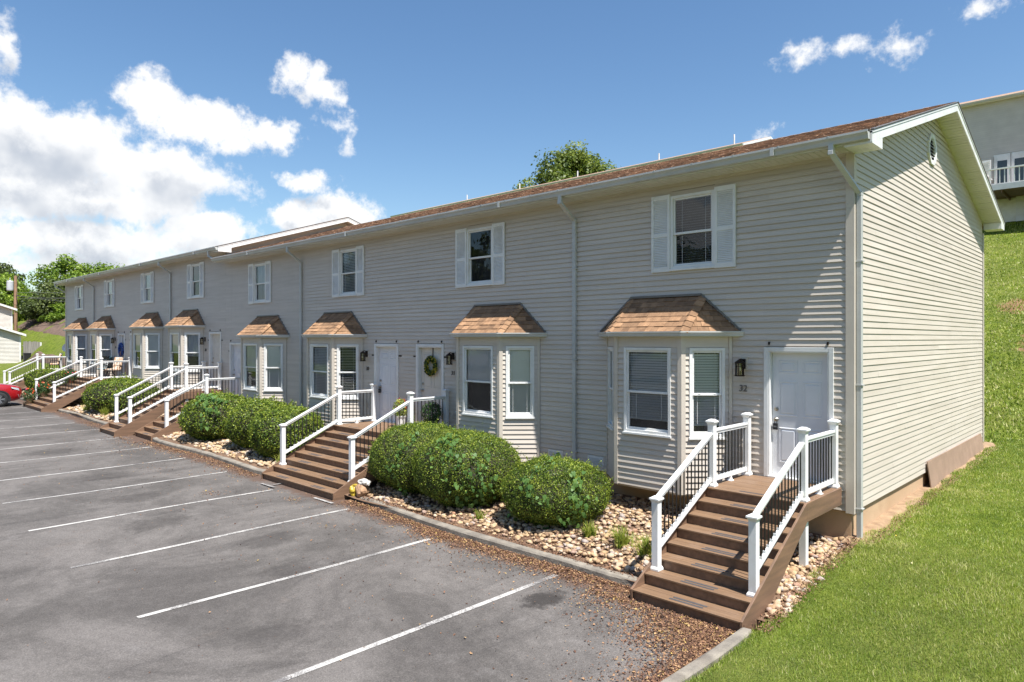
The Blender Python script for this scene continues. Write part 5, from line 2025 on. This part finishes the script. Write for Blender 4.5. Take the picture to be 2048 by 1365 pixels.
tree('round dark oak crown rising behind the roof ridge', -59.7, 74.4, 15.9, 7.2, 5, 24000, .40, M_TREE_C, 34, .4, squash=.75, base=10.4)
tree('oak low at the left end of the crown behind the ridge', -66.5, 76, 11.6, 5.0, 9, 7000, .42, M_TREE_C, 20, .3, base=10.4)
for k, (lab, x, y, h, r, m, n, leaf) in enumerate((
        ('tall bright tree with open branches over the far end of the row', -98.6, 22.8, 10.4, 3.6, M_TREE_A, 9000, .30),
        ('bright tree whose top shows just above the far eave', -96.5, 26.0, 9.6, 3.6, M_TREE_A, 8000, .30),
        ('yellow-green bushy tree at the very left edge above the white neighbour building', -106.5, 18.2, 8.4, 3.4, M_TREE_A, 8000, .30),
        ('pale green tree beside the utility pole', -103.5, 19.6, 6.0, 2.6, M_TREE_A, 6000, .28),
        ('dark dense cedar between the pole and the row end', -93.5, 20.6, 5.6, 3.2, M_TREE_B, 9000, .26),
        ('dark cedar with drooping boughs close to the far corner of the row', -90.5, 21.8, 5.8, 3.4, M_TREE_B, 9000, .26),
        ('bright bush in the middle of the dark cedars', -88.0, 21.3, 3.9, 2.0, M_TREE_A, 5000, .26),
        ('low bright bush at the foot of the cedars above the mulch slope', -87.5, 20.5, 2.5, 1.7, M_TREE_A, 4000, .24),
        ('low leafy bush right of the white building above the mulch slope', -91.0, 20.0, 2.3, 1.7, M_TREE_A, 3500, .24),
        ('dark tree filling the gap behind the cedars', -95.5, 21.9, 7.4, 3.4, M_TREE_B, 8000, .28),
        ('medium bright tree behind the far eave of the row', -94.5, 27.4, 9.2, 3.2, M_TREE_A, 7000, .30),
        ('dark slender tree left behind the utility pole', -113, 18.9, 10.4, 3.4, M_TREE_B, 6000, .30))):
    tree(lab, x, y, h - (.6 if h > 5 else 0), r, 40 + k, n, leaf, m, 24 if h > 4 else 12, .16, group='trees on the far-left slope', bare=.07)


# ------------------------------------------------------------------ other buildings
def plain_siding(mb, fr, a, b, z0, z1, expo=.128, gable=None):
    z = z0
    while z < z1 - .02:
        zt = min(z + expo, z1)
        a0, b0 = gable(z) if gable else (a, b)
        a1, b1 = gable(zt) if gable else (a, b)
        if b0 - a0 < .05:
            break
        a1, b1 = min(max(a1, a0), b0), max(min(b1, b0), a0)
        mb.tint = random.uniform(.3, .7)
        mb.fr = fr
        mb.poly([(a0, .042, z), (b0, .042, z), (b1, .002, zt), (a1, .002, zt)])
        mb.poly([(a0, .0, z + .012), (b0, .0, z + .012), (b0, .042, z), (a0, .042, z)])
        z = zt


def block(label, x0, x1, y0, y1, zb, ze, pitch, mat, name='building', ridge='x', cat='building', group=None, ov=.35):
    root = thing(name, label, cat, ((x0 + x1) / 2, (y0 + y1) / 2, zb), group)
    mb = MB()
    mb.box(x0 + .03, x1 - .03, y0 + .03, y1 - .03, zb - 1.2, ze)
    if ridge == 'x':
        ym = (y0 + y1) / 2
        mb.prism([(y0 + .03, ze), (y1 - .03, ze), (ym, ze + (ym - y0) * pitch)], x0 + .03, x1 - .03, 's')
    mb.build('wall', mat, root)
    s = MB()
    plain_siding(s, Frame((0, y0 + .03, 0), (1, 0, 0), (0, -1, 0)), x0, x1, zb, ze)
    ym = (y0 + y1) / 2
    gb = lambda z: (0 + max(0, z - ze) / pitch, (y1 - y0) - max(0, z - ze) / pitch)
    plain_siding(s, Frame((x1 - .03, y0, 0), (0, 1, 0), (1, 0, 0)), 0, y1 - y0, zb, ze + (ym - y0) * pitch, gable=gb)
    s.build('siding', mat, root, kind='stuff')
    r = MB()
    ez = ze + .02 - ov * pitch
    rz = ze + .02 + (ym - y0) * pitch
    r.prism([(y0 - ov, ez), (ym, rz), (y1 + ov, ez), (y1 + ov, ez + .14), (ym, rz + .14), (y0 - ov, ez + .14)], x0 - ov, x1 + ov, 's')
    r.build('roof', M_SHINGLE_M, root)
    f = MB()
    for ex in (x1 + ov, x0 - ov - .03):
        for ya, za, yb_, zc in ((y0 - ov, ez, ym, rz), (y1 + ov, ez, ym, rz)):
            f.hexa([(ex, ya, za - .08), (ex + .03, ya, za - .08), (ex + .03, yb_, zc - .08), (ex, yb_, zc - .08),
                    (ex, ya, za + .12), (ex + .03, ya, za + .12), (ex + .03, yb_, zc + .12), (ex, yb_, zc + .12)])
    f.box(x0 - ov, x1 + ov, y0 - ov - .001, y0 - .02, ez - .02, ez + .015)
    f.build('fascia', M_WHITE, root)
    g = MB(Frame((0, y0 - ov - .002, ez + .12), (1, 0, 0), (0, -1, 0)))
    g.prism(ogee(.13, .13), x0 - ov, x1 + ov)
    g.build('gutter', M_GUTTER, root)
    c = MB()
    c.box(x1 - .10, x1 + .0, y0 + .0, y0 + .029, zb, ze)
    c.box(x1 - .029, x1 + .012, y0, y0 + .12, zb, ze)
    c.box(x1 - .029, x1 + .012, y1 - .12, y1, zb, ze)
    c.build('corner_trim', M_WHITE, root)
    return root, rz + .14, ym


b1, rz1, ym1 = block('long uphill townhouse row whose roof edge and vent pipes show over the near ridge', -72, -25.1, 53.2, 63.2, 9.6, 15.80, .315, M_SIDING_G, 'uphill_row', group='rows of houses up the hill')
for k, x in enumerate((-27.8, -35.5, -45.5, -54.0, -63)):
    p = MB()
    yy = 57.6
    zz = 15.82 + (yy - 53.2) * .315
    p.tube([(x, yy, zz - .1), (x, yy, zz + (1.0 if k == 0 else .75))], .065, 8)
    p.build('vent_pipe', M_WHITE, b1)

b2, rz2, ym2 = block('grey uphill house with a white deck over a garage, behind the gable', -12.5, 18, 53.5, 63.5, 8.6, 15.45, .315, M_SIDING_G, 'uphill_house', group='rows of houses up the hill')
# deck, garage level and glass doors
d = MB()
d.box(-9.0, 14, 50.1, 53.45, 9.02, 9.30)
dk = d.build('deck', M_FASCIA, b2)
d = MB()
d.box(-8.95, 14, 50.08, 50.10, 9.0, 9.33)
d.build('deck_fascia', M_GALV, dk)
for k in range(60):
    x = -8.0 + k * .24
    m = MB()
    m.box(x - .024, x + .024, 50.16, 50.21, 9.36, 10.24)
    m.build('baluster', M_WHITE, dk)
m = MB()
m.box(-8.2, 14, 50.12, 50.25, 10.24, 10.32)
m.box(-8.2, 14, 50.15, 50.22, 9.34, 9.40)
m.box(-8.25, -8.13, 50.1, 50.24, 9.3, 10.4)
m.box(-8.24, -8.14, 50.24, 53.4, 10.24, 10.32)
m.build('deck_rail', M_WHITE, dk)
m = MB()
for k in range(6):
    x = -8.5 + 3.6 * k
    m.box(x - .1, x + .1, 50.5, 50.7, 7.2, 9.02)
m.build('deck_post', M_FASCIA, dk)
m = MB()
for k in range(16):
    x = -8.6 + k * 1.4
    m.box(x - .03, x + .03, 50.2, 53.4, 8.82, 9.02)
m.build('deck_joist', M_FASCIA, dk)
m = MB()
m.box(-9.0, 14, 53.40, 53.50, 7.0, 8.95)
m.build('garage_wall', M_WHITE, b2)
for x in (-6.9, -1.5, 4):
    m = MB()
    for k in range(4):
        m.box(x, x + 2.7, 53.34, 53.38, 7.4 + k * .43, 7.81 + k * .43)
    m.build('garage_door', M_DOOR_W, b2)
F2 = Frame((0, 53.50, 0), (1, 0, 0), (0, -1, 0))
for x in (-7.62, -6.72, -1.2, -.3):
    m = MB(F2)
    m.box(x - .43, x + .43, .02, .07, 9.34, 11.75)
    m.box(x - .47, x + .47, .02, .05, 11.75, 11.86)
    dd = m.build('glass_door', M_WHITE, b2)
    m = MB(F2)
    m.box(x - .26, x + .26, .071, .074, 9.6, 11.45)
    m.build('pane', M_CARGLASS, dd)
m = MB()
m.box(-8.75, -8.05, 52.2, 52.35, 9.3, 11.35)
pv = m.build('privacy_screen', M_WHITE, b2)
m = MB(Frame((0, 52.2, 0), (1, 0, 0), (0, -1, 0)))
for k in range(14):
    m.bar((-8.7, .02, 9.4 + k * .13), (-8.1, .02, 9.55 + k * .13), .02, .05)
m.build('privacy_slats', M_SOFFIT, pv)

# neighbour building far left: one-storey front and two-storey rear
b3, _, _ = block('white neighbour building beyond the car, one-storey front part with sloping eave', -104, -79.8, 4.0, 14.75, -2.45, .42, .36, M_SIDING_W, 'neighbour_building', group='white neighbour building parts')
b4, _, _ = block('taller two-storey rear part of the white neighbour building at the left edge', -118, -88.4, 6.0, 15.6, -2.3, 3.15, .36, M_SIDING_W, 'neighbour_building', group='white neighbour building parts')

fe = thing('wood_fence', 'weathered grey board fence between the white neighbour building and the slope', 'fence', (-79.4, 15.5, -2.2))
for k in range(9):
    y = 14.86 + k * .152
    m = MB()
    t = random.uniform(-.05, .05)
    m.tint = random.uniform(.1, .9)
    m.box(-79.42, -79.39, y, y + .14, -2.4, -.28 + t)
    m.build('board', M_GREYWOOD, fe)
m = MB()
m.box(-79.5, -79.4, 16.24, 16.34, -2.4, -.35)
m.build('fence_post', M_WHITE, fe)
m = MB()
for z in (-.7, -1.9):
    m.box(-79.47, -79.425, 14.8, 16.3, z, z + .09)
m.build('rail', M_GREYWOOD, fe)
bn = thing('wheelie_bin', 'black bin standing at the corner of the white neighbour building', 'bin', (-78.9, 15.0, -2.3))
m = MB()
m.taper(-78.9, 15.05, -2.42, -1.42, .22, .29)
m.build('body', M_BIN, bn, bevel=.02)
m = MB()
m.box(-79.22, -78.58, 14.73, 15.37, -1.42, -1.36)
m.build('lid', M_BIN, bn, bevel=.02)

# utility pole, transformer, wires
PX, PY = -95.0, 17.05
PZ = float(hill_z(PX, PY))
pl = thing('utility_pole', 'wooden utility pole with a grey transformer above the white neighbour roof', 'utility pole', (PX, PY, PZ))
m = MB()
m.tube([(PX, PY, PZ - .5), (PX, PY, 7.2)], [.20, .15], 10)
m.build('pole', M_POLE, pl)
m = MB()
m.lathe([(0, 5.45), (.31, 5.5), (.33, 5.62), (.33, 6.5), (.28, 6.6), (0, 6.64)], (PX - .1, PY - .50, 0), 16)
m.tube([(PX - .1, PY - .50, 6.6), (PX - .1, PY - .50, 6.95)], .045, 6)
m.build('transformer', M_GALV, pl)
wr = thing('power_lines', 'sagging wires running from the utility pole behind the row', 'wires', (PX, PY, 5.0))
for za, zb_, sag in ((5.3, 4.4, .4), (4.9, 4.0, .7), (4.6, 4.1, .3), (5.0, 3.8, 1.1)):
    m = MB()
    pts = []
    for i in range(17):
        t = i / 16
        pts.append((PX + t * 50, PY + t * 7.5, za + (zb_ - za) * t - sag * 4 * t * (1 - t)))
    m.tube(pts, .020, 5)
    m.build('wire', M_WIRE, wr)


# wooded bank across the lot, added out of view for window reflections and front shade
def added_wood():
    rg = np.random.default_rng(77)
    P, N = [], []
    for k in range(34):
        x, y = -95 + k * 3.6 + rg.normal(0, 1.0), -30 + rg.normal(0, 2.5) - 3 * math.sin(k * .6)
        hh, r = rg.uniform(11, 17), rg.uniform(3.0, 4.4)
        for c in range(9):
            cc = np.array([x + rg.normal(0, r * .55), y + rg.normal(0, r * .5), -3.4 + hh * rg.uniform(.12, .95)])
            d = rand_dirs(75, rg)
            P.append(cc + d * (r * .55 * rg.uniform(.4, 1, 75) ** .5)[:, None])
            N.append(d)
    leafcloud('added_woods', np.concatenate(P), np.concatenate(N), .95, M_TREE_B, None, kind='stuff', rng=rg, aspect=.8)


added_wood()

# ------------------------------------------------------------------ parked cars (noses towards the kerb)
def suv(label, x, y, paint, group='cars parked at the far end of the lot'):
    z = float(lot_z(x))
    root = thing('parked_car', label, 'car', (x, y, z), group)
    fr = Frame((x, y, z), (1, 0, 0), (0, 1, 0))

    def loft(st, m):
        i0 = len(m.v)
        n = None
        for yy, prof in st:
            n = len(prof)
            m.v += [fr.p(px, yy, pz) for px, pz in prof]
        for k in range(len(st) - 1):
            for a in range(n - 1):
                m.face((i0 + k * n + a, i0 + k * n + a + 1, i0 + (k + 1) * n + a + 1, i0 + (k + 1) * n + a))
        m.face(tuple(range(i0, i0 + n)))
        m.face(tuple(reversed(range(i0 + (len(st) - 1) * n, i0 + len(st) * n))))

    def sec(w, zl, zt):
        zb = zl + (zt - zl) * .62
        half = [(w * .90, zl), (w * .985, zl + .10), (w, zl + (zt - zl) * .38), (w * .985, zb), (w * .955, zb + (zt - zb) * .45), (w * .86, zt - .02), (w * .55, zt + .012), (0, zt + .022)]
        return [(a, b) for a, b in half] + [(-a, b) for a, b in reversed(half[:-1])]
    b = MB(fr)
    loft([(2.36, sec(.52, .42, .78)), (2.31, sec(.70, .36, .86)), (2.20, sec(.82, .30, .93)), (2.0, sec(.90, .25, .99)), (1.65, sec(.93, .23, 1.05)),
          (1.15, sec(.94, .22, 1.10)), (.4, sec(.945, .22, 1.10)), (-.8, sec(.945, .22, 1.11)), (-1.8, sec(.93, .24, 1.13)), (-2.15, sec(.88, .32, 1.12)), (-2.28, sec(.80, .42, 1.0))], b)
    body = b.build('body', paint, root, smooth=True)
    add_bevel(body, .01, 1)
    g = MB(fr)
    gs = lambda w0, w1, z0, z1: [(w0, z0), (w0 * .5 + w1 * .5 + .03, (z0 + z1) / 2), (w1, z1), (w1 * .6, z1 + .03), (0, z1 + .04), (-w1 * .6, z1 + .03), (-w1, z1), (-w0 * .5 - w1 * .5 - .03, (z0 + z1) / 2), (-w0, z0)]
    loft([(1.25, gs(.80, .78, 1.05, 1.07)), (.85, gs(.86, .68, 1.06, 1.40)), (.40, gs(.87, .64, 1.06, 1.63)), (-1.5, gs(.87, .62, 1.06, 1.63)), (-2.0, gs(.84, .66, 1.06, 1.35)), (-2.2, gs(.78, .76, 1.05, 1.10))], g)
    gh = g.build('windows', M_CARGLASS, root, smooth=True)
    r = MB(fr)
    loft([(.46, [(.66, 1.60), (.60, 1.66), (0, 1.69), (-.60, 1.66), (-.66, 1.60)]), (-1.0, [(.66, 1.62), (.60, 1.68), (0, 1.71), (-.60, 1.68), (-.66, 1.62)]), (-1.65, [(.65, 1.60), (.58, 1.65), (0, 1.67), (-.58, 1.65), (-.65, 1.60)])], r)
    for s in (1, -1):
        r.bar((s * .84, 1.18, 1.07), (s * .655, .42, 1.63), .07, .05)
        r.bar((s * .90, -.25, 1.08), (s * .66, -.30, 1.64), .07, .04)
        r.bar((s * .86, -2.0, 1.10), (s * .64, -1.6, 1.62), .16, .05)
    r.build('roof', paint, root)
    for s in (1, -1):
        for yy in (1.42, -1.36):
            c = (s * .80, yy, .355)
            w = MB(fr)
            w.lathe([(.20, .16), (.235, .165), (.33, .16), (.355, .12), (.362, .0), (.355, -.12), (.33, -.14), (.2, -.14)], c, 28, (s, 0, 0))
            wh = w.build('wheel', M_TYRE, root, smooth=True)
            w = MB(fr)
            w.lathe([(.235, .155), (.225, .165), (.215, .15), (.205, .09), (0, .085)], c, 28, (s, 0, 0))
            w.lathe([(0, .15), (.05, .148), (.06, .135), (.06, .09)], c, 14, (s, 0, 0))
            for k in range(5):
                for o in (-.16, .16):
                    a = 2 * math.pi * k / 5 + o
                    ca, sa = math.cos(a), math.sin(a)
                    w.bar((s * .80 + s * .142, yy + .05 * ca, .355 + .05 * sa), (s * .80 + s * .150, yy + .215 * ca, .355 + .215 * sa), .030, .022, up=(s, 0, 0))
            w.build('rim', M_RIM, wh)
            a_ = MB(fr)
            pts0 = [(yy + .43 * math.cos(t), .355 + .43 * math.sin(t)) for t in np.linspace(-.35, math.pi + .35, 18)]
            pts1 = [(yy + .365 * math.cos(t), .355 + .365 * math.sin(t)) for t in np.linspace(-.35, math.pi + .35, 18)]
            for k in range(17):
                a_.hexa([(s * .86, pts0[k][0], pts0[k][1]), (s * .955, pts0[k][0], pts0[k][1]), (s * .955, pts1[k][0], pts1[k][1]), (s * .86, pts1[k][0], pts1[k][1]),
                         (s * .86, pts0[k + 1][0], pts0[k + 1][1]), (s * .955, pts0[k + 1][0], pts0[k + 1][1]), (s * .955, pts1[k + 1][0], pts1[k + 1][1]), (s * .86, pts1[k + 1][0], pts1[k + 1][1])])
            a_.lathe([(0, .03), (.37, .03)], (s * .905, yy, .355), 20, (s, 0, 0))
            a_.build('wheel_arch', M_CLAD, root)
        h = MB(fr)
        h.hexa([(s * .50, 2.33, .75), (s * .80, 2.215, .74), (s * .925, 1.90, .86), (s * .87, 1.88, .86), (s * .50, 2.30, .82), (s * .80, 2.18, .86), (s * .905, 1.86, .94), (s * .85, 1.86, .93)])
        h.build('headlight', M_LAMP, root)
        h = MB(fr)
        h.hexa([(s * .62, 2.33, .44), (s * .83, 2.19, .44), (s * .80, 2.17, .44), (s * .60, 2.3, .44), (s * .66, 2.315, .56), (s * .86, 2.15, .57), (s * .83, 2.13, .57), (s * .64, 2.29, .56)])
        h.build('fog_light', M_LAMP, root)
        m = MB(fr)
        m.hexa([(s * .93, .78, 1.10), (s * 1.10, .80, 1.10), (s * 1.10, .96, 1.12), (s * .93, .98, 1.10), (s * .95, .80, 1.26), (s * 1.09, .82, 1.26), (s * 1.09, .92, 1.24), (s * .95, .93, 1.24)])
        m.build('mirror', paint, root, bevel=.02)
        m = MB(fr)
        m.box(min(s * .92, s * .952), max(s * .92, s * .952), -1.0, 1.0, .22, .36)
        m.build('sill_cladding', M_CLAD, root)
        for yy in (.25, -.85):
            m = MB(fr)
            m.box(min(s * .93, s * .965), max(s * .93, s * .965), yy - .09, yy + .09, .86, .895)
            m.build('door_handle', paint, root, bevel=.008)
        m = MB(fr)
        m.hexa([(s * .66, -2.30, .86), (s * .86, -2.16, .86), (s * .84, -2.12, .86), (s * .66, -2.26, .86), (s * .66, -2.24, 1.02), (s * .87, -2.12, 1.02), (s * .85, -2.08, 1.02), (s * .66, -2.2, 1.02)])
        m.build('tail_light', M_RED, root)
    m = MB(fr)
    for k in range(4):
        m.box(-.46, .46, 2.345, 2.385, .56 + k * .062, .59 + k * .062)
    m.box(-.62, .62, 2.28, 2.372, .36, .50)
    m.build('grille', M_CLAD, root)
    return root


suv('red car with its nose to the kerb at the left edge of the lot', -41.0, 5.15, M_RED)
M_TEALCAR = pm('grey_green_car_paint', (.10, .15, .16), .3, (.09, .14, .15), coat=1.0)
suv('grey-green car parked beyond the red one', -68.5, 8.6, M_TEALCAR)


# ------------------------------------------------------------------ porch furniture and flowers
def patio_chair(label, x, y, z, rot, pad, slingmat=None):
    root = thing('patio_chair', label, 'chair', (x, y, z), 'patio chairs on the far porches')
    c, s = math.cos(rot), math.sin(rot)
    fr = Frame((x, y, z), (c, s, 0), (-s, c, 0))       # n = facing
    m = MB(fr)
    for q in (-.27, .27):
        m.tube([(q, .26, 0), (q, .27, .40), (q, .22, .62), (q, -.15, .64), (q, -.24, .60)], .014, 6)
        m.tube([(q, -.30, 0), (q, -.20, .40), (q, -.34, .98)], .014, 6)
        m.tube([(q, .27, .40), (q, -.20, .38)], .014, 6)
        m.tube([(q, .28, .03), (q, 0, .0), (q, -.30, .03)], .012, 6)
    for p in ((.27, .40), (-.20, .38), (-.34, .98)):
        m.tube([(-.27, p[0], p[1]), (.27, p[0], p[1])], .014, 6)
    m.build('frame', M_BLACK, root)
    m = MB(fr)
    t = .075 if slingmat is None else .02
    m.box(-.25, .25, -.18, .27, .40, .40 + t)
    m.build('seat', slingmat or pad, root, bevel=.012)
    m = MB(fr)
    m.hexa([(-.25, -.20, .40), (.25, -.20, .40), (.25, -.20 - t, .40), (-.25, -.20 - t, .40), (-.25, -.34, 1.0), (.25, -.34, 1.0), (.25, -.34 + t * .4, 1.02), (-.25, -.34 + t * .4, 1.02)]
           if slingmat else [(-.25, -.10, .46), (.25, -.10, .46), (.25, -.20, .42), (-.25, -.20, .42), (-.25, -.24, 1.03), (.25, -.24, 1.03), (.25, -.34, 1.0), (-.25, -.34, 1.0)])
    m.build('backrest', slingmat or pad, root, bevel=.012)
    return root


patio_chair('teal sling-back chair on the porch with the flower pots', -39.1, 10.72, -1.94, R(150), M_CREAMPAD, M_TEAL)
patio_chair('chair with cream striped cushions by the door with the blue wreath', -37.2, 10.62, -1.94, R(200), M_CREAMPAD)
patio_chair('cushioned chair on the farthest porch, left of the teal one', -48.0, 10.55, -1.94, R(165), M_CREAMPAD)
t = thing('patio_table', 'small round dark table between the teal chair and the cushioned chair', 'table', (-38.2, 10.75, -1.94))
m = MB()
m.lathe([(0, -1.26), (.36, -1.26), (.38, -1.245), (.36, -1.23), (0, -1.23)], (-38.2, 10.75, 0), 20)
m.build('table_top', M_BLACK, t)
m = MB()
for k in range(4):
    a = k * math.pi / 2 + .6
    m.tube([(-38.2 + .08 * math.cos(a), 10.75 + .08 * math.sin(a), -1.27), (-38.2 + .12 * math.cos(a), 10.75 + .12 * math.sin(a), -1.6), (-38.2 + .32 * math.cos(a), 10.75 + .32 * math.sin(a), -1.935)], .014, 6)
m.build('legs', M_BLACK, t)


def potted(label, x, y, z, r, h, foliage_r, foliage_h, potmat, lm, n, leaf, flowers=0, group=None, trail=False):
    root = thing('potted_plant', label, 'potted plant', (x, y, z), group)
    m = MB()
    m.lathe([(0, z + .002), (r * .72, z + .002), (r * .95, z + h * .86), (r * 1.05, z + h * .87), (r * 1.05, z + h), (r * .92, z + h), (r * .9, z + h * .9), (0, z + h * .9)], (x, y, 0), 18)
    m.build('pot', potmat, root, smooth=False)
    d = rand_dirs(n)
    rr = RNG.uniform(.35, 1, n) ** .5
    P = np.array([x, y, z + h + foliage_h * .35]) + d * rr[:, None] * np.array([foliage_r, foliage_r, foliage_h * .6])
    if trail:
        P[:, 2] -= np.where(RNG.random(n) < .35, RNG.uniform(0, h * 1.1, n), 0)
    leafcloud('foliage', P, d, leaf, lm, root, kind='stuff', jit=.6)
    if flowers:
        d = rand_dirs(flowers)
        d[:, 2] = np.abs(d[:, 2])
        P = np.array([x, y, z + h + foliage_h * .4]) + d * np.array([foliage_r, foliage_r, foliage_h * .62]) * .95
        leafcloud('flowers', P, d, leaf * 1.5, M_FLOWER, root, kind='stuff', jit=.4, aspect=.9)
    return root


zE = lambda k: -1.94 - k * (3.26 - 1.94) / 9
yE = lambda k: 9.75 - RUN * k
for k, lab in ((8, 'flower pot with orange-red blooms on the bottom step of the far wide stairs'), (6, 'flower pot with trailing leaves midway up the far wide stairs'), (2, 'flower pot with pink blooms near the top of the far wide stairs')):
    potted(lab, -39.42 + .0, yE(k) + .15, zE(k), .16, .26, .30, .50, M_POTT if k == 2 else M_BAGB, M_PLANT, 1300, .06, 22, 'flower pots on the far wide stairs', True)
potted('dark pot with a leafy plant beside the cream door with the lemon wreath', -12.98 - .1, 10.78, -2.30, .17, .30, .27, .48, M_POTD, M_PLANT, 1500, .05)
potted('white pot with a yellowish plant between the two doors of the wide stairs', -14.45, 10.86, -2.30, .14, .30, .20, .46, M_WHITE, M_LIRI, 700, .055, 12)


def wreath(label, x, z, r, mat, leaf, n, extra=None):
    root = thing('wreath', label, 'wreath', (x, YW + .03, z))
    th = RNG.uniform(0, 6.283, n)
    ph = RNG.uniform(0, 6.283, n)
    tr = r * .34 * RNG.uniform(.5, 1.1, n)
    P = np.stack([x + (r + tr * np.cos(ph)) * np.cos(th), YW + .02 - .02 - np.abs(tr * np.sin(ph)) * .8, z + (r + tr * np.cos(ph)) * np.sin(th)], -1)
    N = np.stack([np.cos(th) * np.cos(ph), -np.abs(np.sin(ph)) - .4, np.sin(th) * np.cos(ph)], -1)
    leafcloud('leaves', P, N, leaf, mat, root, kind='stuff', aspect=.5)
    m = MB()
    m.tube([(x + r * math.cos(a), YW + .03, z + r * math.sin(a)) for a in np.linspace(0, 2 * math.pi, 25)], .018, 6)
    m.tube([(x, YW + .06, z + r), (x, YW + .066, -.235 if z < -.6 else .16)], .012, 4)
    m.build('ring', M_BARK, root)
    if extra:
        m = MB()
        m.lathe([(0, -.02), (.10, -.015), (.13, .02), (.05, .06), (0, .06)], (x + r * .3, YW - .03, z - r * .75), 12, (0, -1, 0))
        m.build('bow', extra, root)
    return root


wreath('green wreath with yellow lemons on the cream door', -13.62, -.70, .19, M_WREATH, .085, 520)
wreath('large blue flower wreath with brown bow on a white door', -38.0, -.55, .26, M_BLUEFLOWER, .075, 800, M_POLE)

# crumpled bags at the foot of the wide stairs
def crumple(mb, c, size, seed, sub=3, sq=(1, 1, 1), pinch=0):
    V, F = ico(sub)
    v = V * (1 + .16 * lumps(V * 1.4, seed) + .07 * lumps(V * 4, seed + 1))[:, None] * np.array(sq)
    if pinch:
        up = np.clip(v[:, 2], 0, None)
        v[:, :2] *= (1 - pinch * up / (up.max() + 1e-6))[:, None]
    v = v * size + np.array(c)
    i = len(mb.v)
    mb.v += [Vector(p) for p in v]
    for f in F:
        mb.face([i + int(k) for k in f])


bx, by, bz0 = -12.50, 8.28, float(lot_z(-12.5)) + .09
bag = thing('crumpled_bags', 'crumpled yellow and brown paper bags on the kerb beside the wide stairs', 'bag', (bx, by, bz0))
m = MB(); crumple(m, (bx + .09, by + .02, bz0 + .15), .17, 4, 3, (.95, .85, 1.05), .45); m.build('brown_bag', M_BAGB, bag)
m = MB(); crumple(m, (bx - .10, by - .05, bz0 + .11), .13, 9, 3, (.8, .7, 1.0), .3); crumple(m, (bx - .06, by - .02, bz0 + .22), .06, 19, 3, (1.3, .8, .5)); m.build('yellow_bag', M_BAGY, bag)
m = MB(); crumple(m, (bx + .12, by + .07, bz0 + .30), .11, 14, 3, (1.3, 1, .7)); m.build('white_wrapping', M_BAGG, bag)
